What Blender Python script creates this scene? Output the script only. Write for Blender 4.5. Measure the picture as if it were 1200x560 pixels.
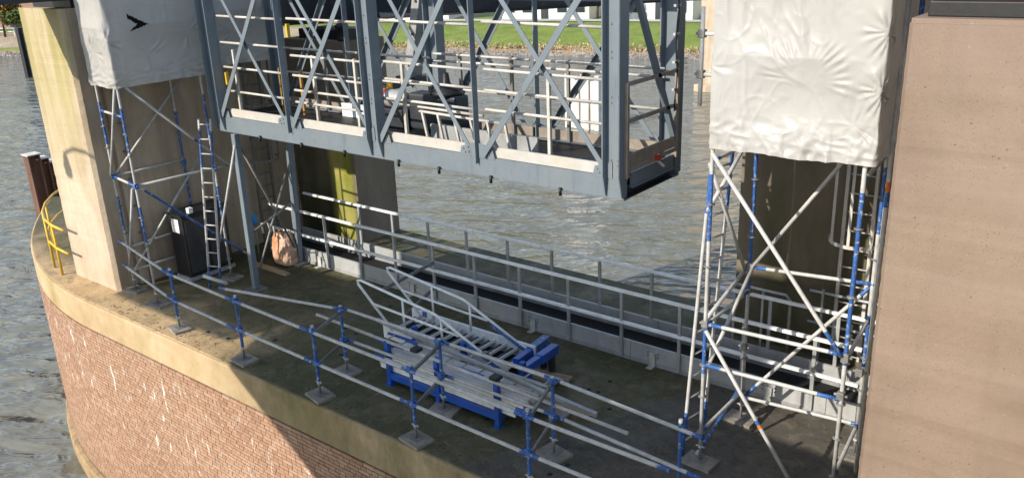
import bpy, math, random
from mathutils import Vector, Matrix, noise
random.seed(7)
RAD = math.radians
for o in list(bpy.data.objects): bpy.data.objects.remove(o)
scn = bpy.context.scene
col = scn.collection

# ------------------------------------------------------------------ camera
# X runs along the pier, Y across it (away from the viewer), Z up, pier deck at z = 0
pitch, roll, az = RAD(19.33), RAD(-2.23), RAD(38.8)
fw = Vector((-math.sin(az)*math.cos(pitch), math.cos(az)*math.cos(pitch), -math.sin(pitch)))
rt = Vector((math.cos(az), math.sin(az), 0)); upv = rt.cross(fw)
r2 = rt*math.cos(roll) + upv*math.sin(roll); u2 = -rt*math.sin(roll) + upv*math.cos(roll)
cam = bpy.data.cameras.new('camera'); camo = bpy.data.objects.new('camera', cam); col.objects.link(camo)
camo.matrix_world = Matrix(((r2.x, u2.x, -fw.x, 0), (r2.y, u2.y, -fw.y, 0), (r2.z, u2.z, -fw.z, 6.3), (0, 0, 0, 1)))
cam.sensor_fit = 'HORIZONTAL'; cam.sensor_width = 36.0; cam.lens = 36.0*1000/1200
cam.clip_start = 0.05; cam.clip_end = 3000
scn.camera = camo

# ------------------------------------------------------------------ world, sun, exposure
SUN_EL = RAD(28); SX, SY = -0.287, -0.958
to_sun = Vector((SX*math.cos(SUN_EL), SY*math.cos(SUN_EL), math.sin(SUN_EL)))
w = bpy.data.worlds.new('World'); scn.world = w; w.use_nodes = True
nt = w.node_tree; nt.nodes.clear()
sky = nt.nodes.new('ShaderNodeTexSky'); sky.sky_type = 'NISHITA'; sky.sun_disc = False
sky.sun_elevation = SUN_EL; sky.sun_rotation = math.atan2(SX, SY); sky.altitude = 5
sky.air_density = 1.0; sky.dust_density = 0.35; sky.ozone_density = 1.0
bg = nt.nodes.new('ShaderNodeBackground'); bg.inputs['Strength'].default_value = 0.15
wo = nt.nodes.new('ShaderNodeOutputWorld')
tc = nt.nodes.new('ShaderNodeTexCoord'); mp_ = nt.nodes.new('ShaderNodeMapping'); mp_.inputs['Scale'].default_value = (1, 1, 2.2)
cn = nt.nodes.new('ShaderNodeTexNoise'); cn.inputs['Scale'].default_value = 3.2; cn.inputs['Detail'].default_value = 7; cn.inputs['Roughness'].default_value = .58
cr_ = nt.nodes.new('ShaderNodeValToRGB'); cr_.color_ramp.elements[0].position = .47; cr_.color_ramp.elements[1].position = .66
cr_.color_ramp.elements[0].color = (0, 0, 0, 1); cr_.color_ramp.elements[1].color = (.8, .8, .8, 1)
cm = nt.nodes.new('ShaderNodeMix'); cm.data_type = 'RGBA'; cm.inputs[7].default_value = (6.9, 7.7, 8.9, 1)
nt.links.new(tc.outputs['Generated'], mp_.inputs[0]); nt.links.new(mp_.outputs[0], cn.inputs['Vector']); nt.links.new(cn.outputs['Fac'], cr_.inputs[0])
nt.links.new(cr_.outputs[0], cm.inputs[0]); nt.links.new(sky.outputs[0], cm.inputs[6]); nt.links.new(cm.outputs[2], bg.inputs[0]); nt.links.new(bg.outputs[0], wo.inputs[0])
sl = bpy.data.lights.new('sun', 'SUN'); sl.energy = 4.5; sl.angle = RAD(0.53); sl.color = (1.0, 0.92, 0.80)
so = bpy.data.objects.new('sun', sl); col.objects.link(so)
so.rotation_euler = to_sun.to_track_quat('Z', 'Y').to_euler(); so.location = to_sun*60
scn.view_settings.view_transform = 'Standard'; scn.view_settings.look = 'None'
scn.view_settings.exposure = 0.46; scn.view_settings.gamma = 1.0; scn.view_settings.use_curve_mapping = False

# ------------------------------------------------------------------ materials
M = {}
class NT:
    def __init__(s, name):
        m = bpy.data.materials.new(name); m.use_nodes = True; s.m = m; s.t = m.node_tree
        s.b = s.t.nodes['Principled BSDF']; s.out = s.t.nodes['Material Output']
        s.geo = s.n('ShaderNodeNewGeometry'); s.pos = s.geo.outputs['Position']; M[name] = m
    def n(s, k, **kw):
        x = s.t.nodes.new(k)
        for a, v in kw.items(): setattr(x, a, v)
        return x
    def l(s, a, b): s.t.links.new(a, b)
    def noise(s, scale=1, stretch=(1, 1, 1), detail=6, rough=.6, dist=0, off=(0, 0, 0)):
        mp = s.n('ShaderNodeMapping'); mp.inputs['Scale'].default_value = stretch; mp.inputs['Location'].default_value = off
        s.l(s.pos, mp.inputs['Vector'])
        q = s.n('ShaderNodeTexNoise'); q.inputs['Scale'].default_value = scale; q.inputs['Detail'].default_value = detail
        q.inputs['Roughness'].default_value = rough; q.inputs['Distortion'].default_value = dist
        s.l(mp.outputs[0], q.inputs['Vector']); return q.outputs['Fac']
    def ramp(s, fac, stops, interp='LINEAR'):
        r = s.n('ShaderNodeValToRGB'); e = r.color_ramp.elements; r.color_ramp.interpolation = interp
        while len(e) < len(stops): e.new(.5)
        for i, (p, c) in enumerate(stops):
            e[i].position = p; e[i].color = (c, c, c, 1) if isinstance(c, (int, float)) else (*c, 1)
        s.l(fac, r.inputs[0]); return r.outputs[0]
    def mix(s, fac, a, b, mode='MIX'):
        x = s.n('ShaderNodeMix', data_type='RGBA', blend_type=mode)
        for sock, v in ((x.inputs[0], fac), (x.inputs[6], a), (x.inputs[7], b)):
            if hasattr(v, 'is_output') or hasattr(v, 'links'): s.l(v, sock)
            else: sock.default_value = v if isinstance(v, (int, float)) else (*v, 1)
        return x.outputs[2]
    def math(s, op, a, b=0.0):
        x = s.n('ShaderNodeMath', operation=op)
        for sock, v in ((x.inputs[0], a), (x.inputs[1], b)):
            if hasattr(v, 'links'): s.l(v, sock)
            else: sock.default_value = v
        return x.outputs[0]
    def xyz(s):
        x = s.n('ShaderNodeSeparateXYZ'); s.l(s.pos, x.inputs[0]); return x.outputs
    def rng(s, v, a, b):
        x = s.n('ShaderNodeMapRange'); x.inputs[1].default_value = a; x.inputs[2].default_value = b; x.clamp = True
        s.l(v, x.inputs[0]); return x.outputs[0]
    def rnd(s): return s.n('ShaderNodeObjectInfo').outputs['Random']
    def color(s, c): s.l(c, s.b.inputs['Base Color'])
    def setp(s, rough=.7, metal=0, spec=.5):
        s.b.inputs['Roughness'].default_value = rough; s.b.inputs['Metallic'].default_value = metal
        s.b.inputs['Specular IOR Level'].default_value = spec
    def rough(s, v): s.l(v, s.b.inputs['Roughness'])
    def bump(s, h, strength=.3, dist=.02):
        b = s.n('ShaderNodeBump'); b.inputs['Strength'].default_value = strength; b.inputs['Distance'].default_value = dist
        s.l(h, b.inputs['Height'])
        if s.b.inputs['Normal'].links: s.l(s.b.inputs['Normal'].links[0].from_socket, b.inputs['Normal'])
        s.l(b.outputs[0], s.b.inputs['Normal'])

def simple(name, c, rough=.6, metal=0, var=.25, scale=6, stretch=(1, 1, 1), bump=.15, dirt=None, spec=.4):
    s = NT(name); s.setp(rough, metal, spec)
    f = s.noise(scale, stretch, 7, .65)
    lo = tuple(x*(1-var) for x in c); hi = tuple(min(1, x*(1+var)) for x in c)
    cc = s.ramp(f, [(.3, lo), (.7, hi)])
    if dirt:
        g = s.ramp(s.noise(1.9, (1, 1, .5), 8, .7, .5, (3, 1, 2)), [(.48, 0.0), (.68, 1.0)])
        cc = s.mix(s.math('MULTIPLY', g, dirt[1]), cc, dirt[0])
    s.color(cc)
    if bump: s.bump(s.noise(scale*4, stretch, 4), bump, .01)
    return s

# pillar concrete, warm beige with algae towards the top and rain streaks
s = NT('concrete_beige'); s.setp(.85, 0, .25)
c = s.ramp(s.noise(1.3, (1, 1, .6), 8, .65), [(.3, (.40, .31, .22)), (.52, (.50, .405, .305)), (.75, (.57, .48, .375))])
z = s.xyz()
alg = s.math('MULTIPLY', s.ramp(s.noise(1.2, (2.2, 2.2, .18), 6, .6, .3), [(.30, 0.0), (.52, 1.0)]), s.rng(z[2], 1.6, 4.6))
c = s.mix(s.math('MULTIPLY', s.math('MULTIPLY', alg, s.rng(z[1], 7.43, 7.38)), .8), c, (.30, .265, .07))
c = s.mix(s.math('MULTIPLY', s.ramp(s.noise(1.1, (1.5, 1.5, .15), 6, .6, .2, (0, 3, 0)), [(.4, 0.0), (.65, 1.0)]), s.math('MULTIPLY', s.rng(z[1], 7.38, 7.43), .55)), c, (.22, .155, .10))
c = s.mix(s.ramp(s.noise(1.5, (3, 3, .14), 6, .65, .3, (5, 0, 1)), [(.52, 0.0), (.7, .5)]), c, (.27, .22, .16))
c = s.mix(s.ramp(s.noise(14, (1, 1, 1), 5, .7), [(.6, 0.0), (.7, .5)]), c, (.24, .19, .13))
s.color(c); s.bump(s.noise(9, (1, 1, 1), 8, .7), .25, .02); s.bump(s.noise(60), .2, .005)
# shuttered concrete of the big near pillar: pinkish with pores
s = NT('concrete_pink'); s.setp(.88, 0, .25)
c = s.ramp(s.noise(.8, (1, 1, 1.4), 8, .62), [(.3, (.175, .122, .088)), (.5, (.212, .153, .112)), (.72, (.255, .19, .142))])
c = s.mix(s.ramp(s.noise(3.4, (1, 1, .3), 6, .65, .3, (2, 0, 7)), [(.5, 0.0), (.75, .35)]), c, (.195, .145, .122))
band = s.ramp(s.noise(.55, (.05, .05, 4.5), 3, .5), [(.45, 0.0), (.6, .28)]); c = s.mix(band, c, (.32, .245, .20))
def pitset(scale, thr, sz):
    v = s.n('ShaderNodeTexVoronoi'); v.inputs['Scale'].default_value = scale; s.l(s.pos, v.inputs['Vector'])
    sep = s.n('ShaderNodeSeparateColor'); s.l(v.outputs['Color'], sep.inputs[0])
    pick = s.ramp(sep.outputs[0], [(thr, 0.0), (min(1, thr+.25), 1.0)])
    wob = s.math('ADD', v.outputs['Distance'], s.math('MULTIPLY', s.math('SUBTRACT', s.noise(scale*2.2, (1, 1, 1), 2), .5), .25))
    rad = s.math('SUBTRACT', s.math('MULTIPLY', pick, sz), wob)
    return s.ramp(rad, [(0.0, 0.0), (.06, 1.0)])
zone = s.ramp(s.noise(1.1, (1, 1, 1), 4, .6), [(.40, .15), (.58, 1.0)])
pits = s.math('MULTIPLY', s.math('MAXIMUM', s.math('MAXIMUM', pitset(22, .9, .22), pitset(52, .78, .26)), pitset(110, .6, .3)), zone)
c = s.mix(s.ramp(s.noise(.42, (1, 1, .7), 7, .6, 1.0, (6, 0, 2)), [(.42, 0.0), (.64, .5)]), c, (.29, .218, .162))
c = s.mix(s.ramp(s.noise(1.6, (2.4, 2.4, .1), 5, .6, .2, (1, 1, 3)), [(.58, 0.0), (.78, .22)]), c, (.14, .105, .085))
c = s.mix(s.math('MULTIPLY', pits, .65), c, (.10, .078, .064))
c = s.mix(s.ramp(s.noise(26, (1, 1, 1), 3, .6, 0, (9, 4, 1)), [(.66, 0.0), (.74, .35)]), c, (.38, .31, .255))
s.color(c); s.bump(s.noise(5, (1, 1, 1), 8, .7), .2, .02); s.bump(s.math('MULTIPLY', pits, -1.0), .6, .02); s.bump(s.noise(85), .18, .004)
# dark algae-covered rear pillars
s = NT('concrete_dark'); s.setp(.85, 0, .25)
c = s.ramp(s.noise(1.1, (1, 1, .5), 8, .65), [(.3, (.15, .12, .088)), (.55, (.21, .172, .13)), (.75, (.27, .225, .17))])
zz = s.xyz()
g = s.math('MULTIPLY', s.ramp(s.noise(1.0, (1.6, 1.6, .3), 6, .6, .2), [(.3, 0.2), (.6, 1.0)]), s.rng(zz[2], 5.5, .5))
xf = s.math('SUBTRACT', 1.0, s.math('MULTIPLY', s.rng(zz[0], -13.96, -13.92), s.rng(zz[0], -13.8, -13.88)))
c = s.mix(s.math('MULTIPLY', s.math('MULTIPLY', g, .88), xf), c, (.040, .044, .014))
c = s.mix(s.ramp(s.noise(2.2, (3, 3, .12), 5, .6, .1), [(.62, 0.0), (.75, .4)]), c, (.22, .19, .13))
lit_strip = s.math('MULTIPLY', s.math('MULTIPLY', s.rng(zz[0], -14.8, -14.62), s.rng(zz[0], -13.93, -14.1)), s.math('MULTIPLY', s.rng(zz[1], 12.1, 11.98), s.rng(zz[2], 3.3, 2.2)))  # strip where the sun falls, painted as bright yellow-green algae
c = s.mix(s.math('MULTIPLY', lit_strip, .9), c, s.ramp(s.noise(3, (1, 1, .4), 5), [(.35, (.20, .21, .03)), (.65, (.34, .31, .09))]))
s.color(c); s.bump(s.noise(9, (1, 1, .6), 8, .7), .3, .02)
# pier deck: mossy concrete left, bare grey screed right; sun and shade painted in
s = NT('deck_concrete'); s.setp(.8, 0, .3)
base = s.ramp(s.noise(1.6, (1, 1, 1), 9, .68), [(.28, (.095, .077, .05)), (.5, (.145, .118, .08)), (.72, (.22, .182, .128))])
moss_shade = s.ramp(s.noise(.9, (1, 1, 1), 7, .65, .6), [(.28, 0.0), (.52, 1.0)])
q = s.xyz(); wob = s.math('ADD', q[0], s.math('MULTIPLY', q[1], -.45))
right = s.rng(wob, -9.52, -9.42)
outside_sun = s.math('MAXIMUM', s.rng(q[0], -12.2, -11.2), s.rng(q[1], 7.3, 7.9))  # keeps the dark moss tone out of the sunlit corner
mm = s.math('MULTIPLY', s.math('MULTIPLY', moss_shade, s.math('SUBTRACT', 1.0, right)), outside_sun)
base = s.mix(s.math('MULTIPLY', s.rng(q[0], -10.6, -12.0), s.rng(q[1], 9.2, 7.6)), base, s.ramp(s.noise(2.0, (1, 1, 1), 8, .65), [(.3, (.40, .27, .135)), (.7, (.58, .42, .24))]))  # sunlit front corner brightened and warmed in the colour
c = s.mix(s.math('MULTIPLY', mm, .8), base, (.066, .068, .026))  # moss, with shade painted into its dark tone
c = s.mix(s.math('MULTIPLY', right, .8), c, s.ramp(s.noise(2.2, (1, 1, 1), 9, .7), [(.3, (.055, .05, .043)), (.7, (.105, .097, .085))]))  # grey screed, darkened further for the shade lying on it
c = s.mix(s.ramp(s.noise(.75, (1, 1, 1), 8, .7, .4, (5, 5, 0)), [(.55, 0.0), (.7, .5)]), c, (.075, .06, .042))
c = s.mix(s.ramp(s.noise(4.5, (1, 1, 1), 8, .75, .6, (2, 8, 0)), [(.5, 0.0), (.68, .6)]), c, (.20, .17, .115))
c = s.mix(s.ramp(s.noise(2.6, (1, 1, 1), 8, .75, .8, (12, 3, 0)), [(.52, 0.0), (.66, .6)]), c, (.04, .036, .022))
c = s.mix(s.ramp(s.noise(34, (1, 1, 1), 3, .6, 0, (3, 3, 3)), [(.66, 0.0), (.72, .6)]), c, (.30, .26, .19))
c = s.mix(s.ramp(s.noise(20, (1, 1, 1), 3, .6), [(.62, 0.0), (.68, .8)]), c, (.035, .03, .022))
s.color(c); s.bump(s.noise(12, (1, 1, 1), 8, .7), .35, .02); s.bump(s.noise(70), .25, .005)
s.rough(s.ramp(s.noise(1.2, (1, 1, 1), 5), [(.35, .55), (.65, .92)]))
# coping band
s = NT('coping_concrete'); s.setp(.85, 0, .25)
c = s.ramp(s.noise(1.4, (1, 1, 1.2), 8, .65), [(.3, (.38, .27, .15)), (.55, (.48, .355, .215)), (.75, (.55, .43, .29))])
c = s.mix(s.math('MULTIPLY', s.ramp(s.noise(.55, (1, 1, .4), 6, .6, .4, (2, 0, 0)), [(.48, 0.0), (.66, 1.0)]), .6), c, (.24, .20, .06))
q = s.xyz(); gl = s.math('MULTIPLY', s.rng(q[0], -12.2, -10.5), s.ramp(s.noise(3, (1, 1, .5), 8, .7), [(.3, .2), (.65, 1.0)]))
c = s.mix(s.math('MULTIPLY', gl, .75), c, (.12, .11, .05))
c = s.mix(s.ramp(s.noise(16, (1, 1, .8), 6, .7), [(.6, 0.0), (.7, .5)]), c, (.16, .13, .08))
s.color(c); s.bump(s.noise(14, (1, 1, 1), 8, .75), .45, .02)
# brick, each with its own tint, with white lime runs over the face
def brick_mat(name, per_object):
    s = NT(name); s.setp(.85, 0, .25)
    if per_object: r = s.rnd()
    else:
        a = s.n('ShaderNodeAttribute'); a.attribute_name = 'tint'; r = a.outputs['Fac']
    c = s.ramp(r, [(0, (.275, .155, .10)), (.3, (.325, .19, .125)), (.65, (.36, .222, .15)), (.85, (.395, .26, .185)), (1, (.29, .185, .125))])
    c = s.mix(s.ramp(s.noise(.45, (1, 1, .8), 5), [(.4, 0.0), (.65, .3)]), c, (.43, .29, .195))
    q = s.xyz()
    run = s.math('MULTIPLY', s.ramp(s.noise(5.2, (1.2, 1.2, .34), 6, .65, .3, (4, 0, 0)), [(.60, 0.0), (.65, 1.0)]),
                 s.math('MULTIPLY', s.rng(q[2], -2.9, -2.4), s.rng(q[2], -.75, -1.0)))
    c = s.mix(s.math('MULTIPLY', run, .9), c, (.72, .69, .64))
    c = s.mix(s.math('MULTIPLY', s.rng(q[2], -3.6, -4.7), .5), c, (.30, .20, .12))
    s.color(c); s.bump(s.noise(45, (1, 1, 1), 5, .7), .4, .01)
brick_mat('brick', True); brick_mat('brick_joined', False)
simple('mortar', (.33, .235, .17), .9, 0, .25, 9, dirt=((.5, .45, .38), .5))
simple('footing', (.32, .215, .12), .85, 0, .3, 3, dirt=((.10, .11, .03), .8))
# steel
s = simple('steel_blue', (.150, .182, .210), .42, 0, .10, 3, bump=.08, dirt=((.19, .20, .205), .4), spec=.5)
cc = s.b.inputs['Base Color'].links[0].from_socket
cc = s.mix(s.ramp(s.noise(2.0, (5, 5, .5), 6, .65, .2, (2, 6, 0)), [(.58, 0.0), (.74, .55)]), cc, (.075, .085, .095))
s.color(s.mix(s.ramp(s.noise(11, (1, 1, .6), 6, .7, .3, (7, 3, 1)), [(.66, 0.0), (.71, .7)]), cc, (.16, .095, .06)))
simple('steel_dark', (.022, .03, .042), .45, 0, .3, 4, bump=.1, dirt=((.06, .05, .045), .6))
simple('steel_black', (.012, .012, .013), .5, 0, .3, 5)
simple('rust', (.11, .052, .03), .85, 0, .45, 4, bump=.3, dirt=((.035, .025, .02), .8))
simple('rust_pile', (.15, .075, .05), .8, 0, .4, 3, (1, 1, .3), bump=.3, dirt=((.06, .04, .035), .7))
simple('pile_cap', (.62, .59, .54), .7)
simple('brown_machine', (.10, .062, .042), .7, 0, .4, 3, dirt=((.03, .025, .02), .7))
simple('galv', (.44, .435, .42), .5, .0, .22, 9, (1, 1, 1), .1, dirt=((.26, .23, .19), .5), spec=.5)
simple('galv_dark', (.20, .195, .185), .55, .25, .3, 9, dirt=((.10, .085, .07), .6))
s = simple('tube_blue', (.028, .10, .31), .5, 0, .25, 8, bump=.1, spec=.5)
cc = s.b.inputs['Base Color'].links[0].from_socket
s.color(s.mix(s.ramp(s.noise(17, (1, 1, 1), 5, .7, .3, (1, 2, 3)), [(.56, 0.0), (.62, .85)]), cc, (.42, .42, .41)))
simple('blue_paint', (.012, .085, .42), .42, 0, .2, 5, bump=.08, dirt=((.03, .05, .12), .5), spec=.5)
simple('alu', (.82, .82, .80), .42, .0, .12, 7, dirt=((.36, .33, .29), .45), spec=.5)
simple('alu_dull', (.36, .365, .362), .5, 0, .12, 5, dirt=((.24, .22, .19), .6), spec=.5)
simple('alu_grey', (.36, .37, .37), .5, .25, .2, 6, dirt=((.18, .16, .13), .55))
simple('toe_white', (.44, .425, .395), .6, 0, .10, 5, dirt=((.45, .38, .28), .45))
simple('rail_white', (.50, .48, .44), .5, 0, .18, 9, dirt=((.30, .22, .15), .6))
simple('toe_tan', (.26, .22, .175), .7, 0, .2, 5, dirt=((.14, .11, .085), .6))
simple('black_plastic', (.016, .017, .02), .38, 0, .3, 6, bump=.05, spec=.4)
simple('charcoal', (.035, .037, .042), .45, 0, .25, 5, bump=.05, dirt=((.09, .085, .08), .5))
simple('black_floor', (.012, .012, .012), .8, 0, .4, 8)
simple('white_paint', (.75, .74, .72), .5, 0, .06)
simple('yellow_paint', (.62, .40, .03), .45, 0, .12, 6, dirt=((.35, .22, .06), .5))
simple('orange_paint', (.55, .16, .03), .5, 0, .15)
simple('ochre', (.36, .20, .05), .6, 0, .2)
simple('red_paint', (.45, .04, .02), .5, 0, .15)
simple('blue_bag', (.02, .22, .50), .5, 0, .2)
simple('wood', (.34, .25, .16), .8, 0, .3, 7, (.6, 6, 6), .25, dirt=((.14, .10, .07), .6))
simple('wood_grey', (.25, .225, .19), .85, 0, .3, 7, (1, 1, 1), .25, dirt=((.10, .09, .075), .7))
simple('sack', (.55, .36, .26), .5, 0, .25, 5, dirt=((.55, .19, .05), .95))
simple('timber_white', (.62, .585, .53), .8, 0, .12, 5, (2, 2, .2), .2, dirt=((.35, .32, .27), .5))
simple('asphalt', (.055, .055, .058), .9, 0, .2, 6)
simple('shade_screen', (.35, .36, .34), .7, 0, .1, 3)
simple('glass', (.03, .04, .05), .08, 0, .2, 2, bump=0, spec=.6)
simple('roof_tile', (.12, .06, .045), .8, 0, .3, 5)
simple('facade_white', (.68, .665, .63), .8, 0, .08, 2)
simple('facade_brick', (.30, .17, .12), .85, 0, .2, 4)
simple('bark', (.07, .05, .035), .9, 0, .3, 8)
for nm, c in (('leaf_green', (.075, .10, .018)), ('leaf_orange', (.26, .135, .022))):
    s = simple(nm, c, .7, 0, .45, 1.5, bump=0)
    s.b.inputs['Subsurface Weight'].default_value = 0
# plastic sheeting
s = NT('shrink_wrap'); s.setp(.42, 0, .45)
c = s.ramp(s.noise(.9, (1, 1, 1), 5), [(.35, (.55, .535, .505)), (.65, (.62, .605, .575))])
c = s.mix(s.ramp(s.noise(2.4, (1, 1, .35), 6, .65, .4, (1, 1, 4)), [(.58, 0.0), (.78, .35)]), c, (.36, .34, .30))
s.color(c); zn = s.ramp(s.noise(1.6, (1, 1, 1), 3, .5, 0, (8, 1, 1)), [(.45, 0.0), (.62, 1.0)])
s.bump(s.math('MULTIPLY', s.noise(6, (1, 1, .3), 4, .55, 1.6), zn), .45, .05)
tl = s.n('ShaderNodeBsdfTranslucent'); s.l(c, tl.inputs['Color']); mx = s.n('ShaderNodeMixShader'); mx.inputs[0].default_value = .36
s.l(s.b.outputs[0], mx.inputs[1]); s.l(tl.outputs[0], mx.inputs[2]); s.l(mx.outputs[0], s.out.inputs['Surface'])
# water
s = NT('water'); s.setp(.05, 0, .5); s.b.inputs['IOR'].default_value = 1.333
s.color(s.ramp(s.noise(.05, (1, 1, 1), 4, .6, .5), [(.35, (.135, .138, .115)), (.65, (.178, .182, .158))]))
rot = s.n('ShaderNodeVectorRotate'); rot.rotation_type = 'Z_AXIS'; rot.inputs['Angle'].default_value = -RAD(30); s.l(s.pos, rot.inputs['Vector']); s.pos = rot.outputs[0]
h0 = s.noise(.16, (.6, 1.3, 1), 3, .5, .8, (7, 2, 0)); h2 = s.noise(.62, (.5, 1.35, 1), 2, .45, .5, (4, 2, 0)); h1 = s.noise(1.7, (.6, 1.3, 1), 2, .5, .6); h3 = s.noise(5.5, (.7, 1.2, 1), 2, .5, .3)
gust = s.ramp(s.noise(.06, (1, 1, 1), 3, .6, .6, (3, 9, 0)), [(.35, .45), (.65, 1.0)])
s.bump(h0, 1.0, .4); s.bump(h2, 1.0, .62); s.bump(s.math('MULTIPLY', h1, gust), 1.0, .26); s.bump(s.math('MULTIPLY', h3, gust), 1.0, .02)
# bank: riprap, reeds and grass by height, sand on the far left shore
s = NT('bank'); s.setp(.95, 0, .15)
q = s.xyz()
gr = s.ramp(s.noise(.5, (1, 1, 1), 7, .65), [(.3, (.14, .185, .04)), (.6, (.21, .265, .065)), (.8, (.29, .29, .10))])
rd = s.ramp(s.noise(1.4, (1, 1, .5), 7, .7), [(.3, (.26, .175, .10)), (.55, (.37, .26, .16)), (.75, (.20, .21, .06))])
rk = s.ramp(s.noise(2.5, (1, 1, 1), 6, .7), [(.35, (.14, .12, .10)), (.65, (.34, .29, .25))])
hz = s.math('ADD', q[2], s.math('MULTIPLY', s.noise(.7, (1, 1, 1), 6, .7), 1.1))
c = s.mix(s.rng(hz, -4.35, -4.15), rk, rd); c = s.mix(s.rng(hz, -4.02, -3.75), c, gr)
sand = s.ramp(s.noise(.4, (1, 1, 1), 6), [(.3, (.36, .28, .20)), (.7, (.50, .41, .32))])
c = s.mix(s.math('MULTIPLY', s.math('MULTIPLY', s.rng(q[0], -78, -88), s.rng(q[2], -4.3, -4.1)), s.rng(q[2], -3.0, -3.25)), c, sand)
s.color(c); s.bump(s.noise(3, (1, 1, 1), 6, .7), .6, .2)
simple('reed', (.40, .29, .18), .9, 0, .5, .8, bump=0)
simple('rock', (.27, .235, .20), .9, 0, .5, 2)
simple('road_pale', (.50, .47, .42), .9)

# ------------------------------------------------------------------ mesh helpers
class MB:
    def __init__(s): s.v = []; s.f = []; s.m = []; s.sm = []
    def add(s, vs, fs, mat=0, smooth=False):
        o = len(s.v); s.v += [tuple(p) for p in vs]
        for f in fs: s.f.append([i+o for i in f]); s.m.append(mat); s.sm.append(smooth)
        return s
    def box(s, lo, hi, mat=0):
        x0, y0, z0 = lo; x1, y1, z1 = hi
        return s.add([(x0, y0, z0), (x1, y0, z0), (x1, y1, z0), (x0, y1, z0), (x0, y0, z1), (x1, y0, z1), (x1, y1, z1), (x0, y1, z1)],
                     [(0, 3, 2, 1), (4, 5, 6, 7), (0, 1, 5, 4), (1, 2, 6, 5), (2, 3, 7, 6), (3, 0, 4, 7)], mat)
    def bar(s, p0, p1, a, b, up=(0, 0, 1), mat=0, off=(0, 0)):
        # rectangular bar: width a across, height b along 'up'
        p0 = Vector(p0); p1 = Vector(p1); d = (p1-p0).normalized(); up = Vector(up)
        if abs(d.dot(up)) > .98: up = Vector((0, 1, 0))
        x = d.cross(up).normalized(); y = x.cross(d).normalized(); o = x*off[0] + y*off[1]
        vs = [p+o+x*(sx*a/2)+y*(sy*b/2) for p in (p0, p1) for sx, sy in ((-1, -1), (1, -1), (1, 1), (-1, 1))]
        return s.add(vs, [(3, 2, 1, 0), (4, 5, 6, 7), (0, 1, 5, 4), (1, 2, 6, 5), (2, 3, 7, 6), (3, 0, 4, 7)], mat)
    def tube(s, p0, p1, r, n=10, cuts=None, r1=None):
        # cuts: list of (t_end, material)
        p0 = Vector(p0); p1 = Vector(p1); d = p1-p0; u = d.normalized()
        a = u.orthogonal().normalized(); b = u.cross(a)
        cuts = cuts or [(1.0, 0)]; ts = [0.0]+[c[0] for c in cuts]; r1 = r if r1 is None else r1
        vs = []
        for t in ts:
            rr = r+(r1-r)*t
            vs += [p0+d*t+(a*math.cos(2*math.pi*k/n)+b*math.sin(2*math.pi*k/n))*rr for k in range(n)]
        o = len(s.v); s.v += [tuple(p) for p in vs]
        for i, (_, m) in enumerate(cuts):
            for k in range(n):
                k2 = (k+1) % n
                s.f.append([o+i*n+k, o+i*n+k2, o+(i+1)*n+k2, o+(i+1)*n+k]); s.m.append(m); s.sm.append(True)
        s.f.append([o+k for k in range(n)][::-1]); s.m.append(cuts[0][1]); s.sm.append(False)
        e = len(cuts)*n; s.f.append([o+e+k for k in range(n)]); s.m.append(cuts[-1][1]); s.sm.append(False)
        return s
    def path(s, pts, r, n=8, mat=0):
        pts = [Vector(p) for p in pts]; rings = []
        prev = None
        for i, p in enumerate(pts):
            d = (pts[min(i+1, len(pts)-1)]-pts[max(i-1, 0)]).normalized()
            a = d.orthogonal().normalized() if prev is None else (prev-d*prev.dot(d)).normalized()
            prev = a; b = d.cross(a)
            rings.append([p+(a*math.cos(2*math.pi*k/n)+b*math.sin(2*math.pi*k/n))*r for k in range(n)])
        vs = [q for rg in rings for q in rg]; fs = []
        for i in range(len(pts)-1):
            for k in range(n): fs.append((i*n+k, i*n+(k+1) % n, (i+1)*n+(k+1) % n, (i+1)*n+k))
        fs.append(tuple(range(n))[::-1]); e = (len(pts)-1)*n; fs.append(tuple(e+k for k in range(n)))
        return s.add(vs, fs, mat, True)
    def prism(s, poly, z0, z1, mat=0):
        n = len(poly)
        vs = [(x, y, z0) for x, y in poly]+[(x, y, z1) for x, y in poly]
        fs = [tuple(range(n))[::-1], tuple(range(n, 2*n))]+[(i, (i+1) % n, n+(i+1) % n, n+i) for i in range(n)]
        return s.add(vs, fs, mat)
    def extr(s, poly, vec, mat=0):
        # polygon of 3D points extruded by vec
        n = len(poly); vec = Vector(vec); vs = [Vector(p) for p in poly]; vs += [p+vec for p in vs]
        fs = [tuple(range(n))[::-1], tuple(range(n, 2*n))]+[(i, (i+1) % n, n+(i+1) % n, n+i) for i in range(n)]
        return s.add(vs, fs, mat)
    def lathe(s, c, prof, n=12, mat=0, axis='z'):
        vs = []; fs = []
        for r, h in prof:
            for k in range(n):
                a = 2*math.pi*k/n; x, y = r*math.cos(a), r*math.sin(a)
                vs.append((c[0]+x, c[1]+y, c[2]+h) if axis == 'z' else ((c[0]+h, c[1]+x, c[2]+y) if axis == 'x' else (c[0]+x, c[1]+h, c[2]+y)))
        for i in range(len(prof)-1):
            for k in range(n): fs.append((i*n+k, i*n+(k+1) % n, (i+1)*n+(k+1) % n, (i+1)*n+k))
        fs.append(tuple(range(n))[::-1]); e = (len(prof)-1)*n; fs.append(tuple(e+k for k in range(n)))
        return s.add(vs, fs, mat, True)
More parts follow.
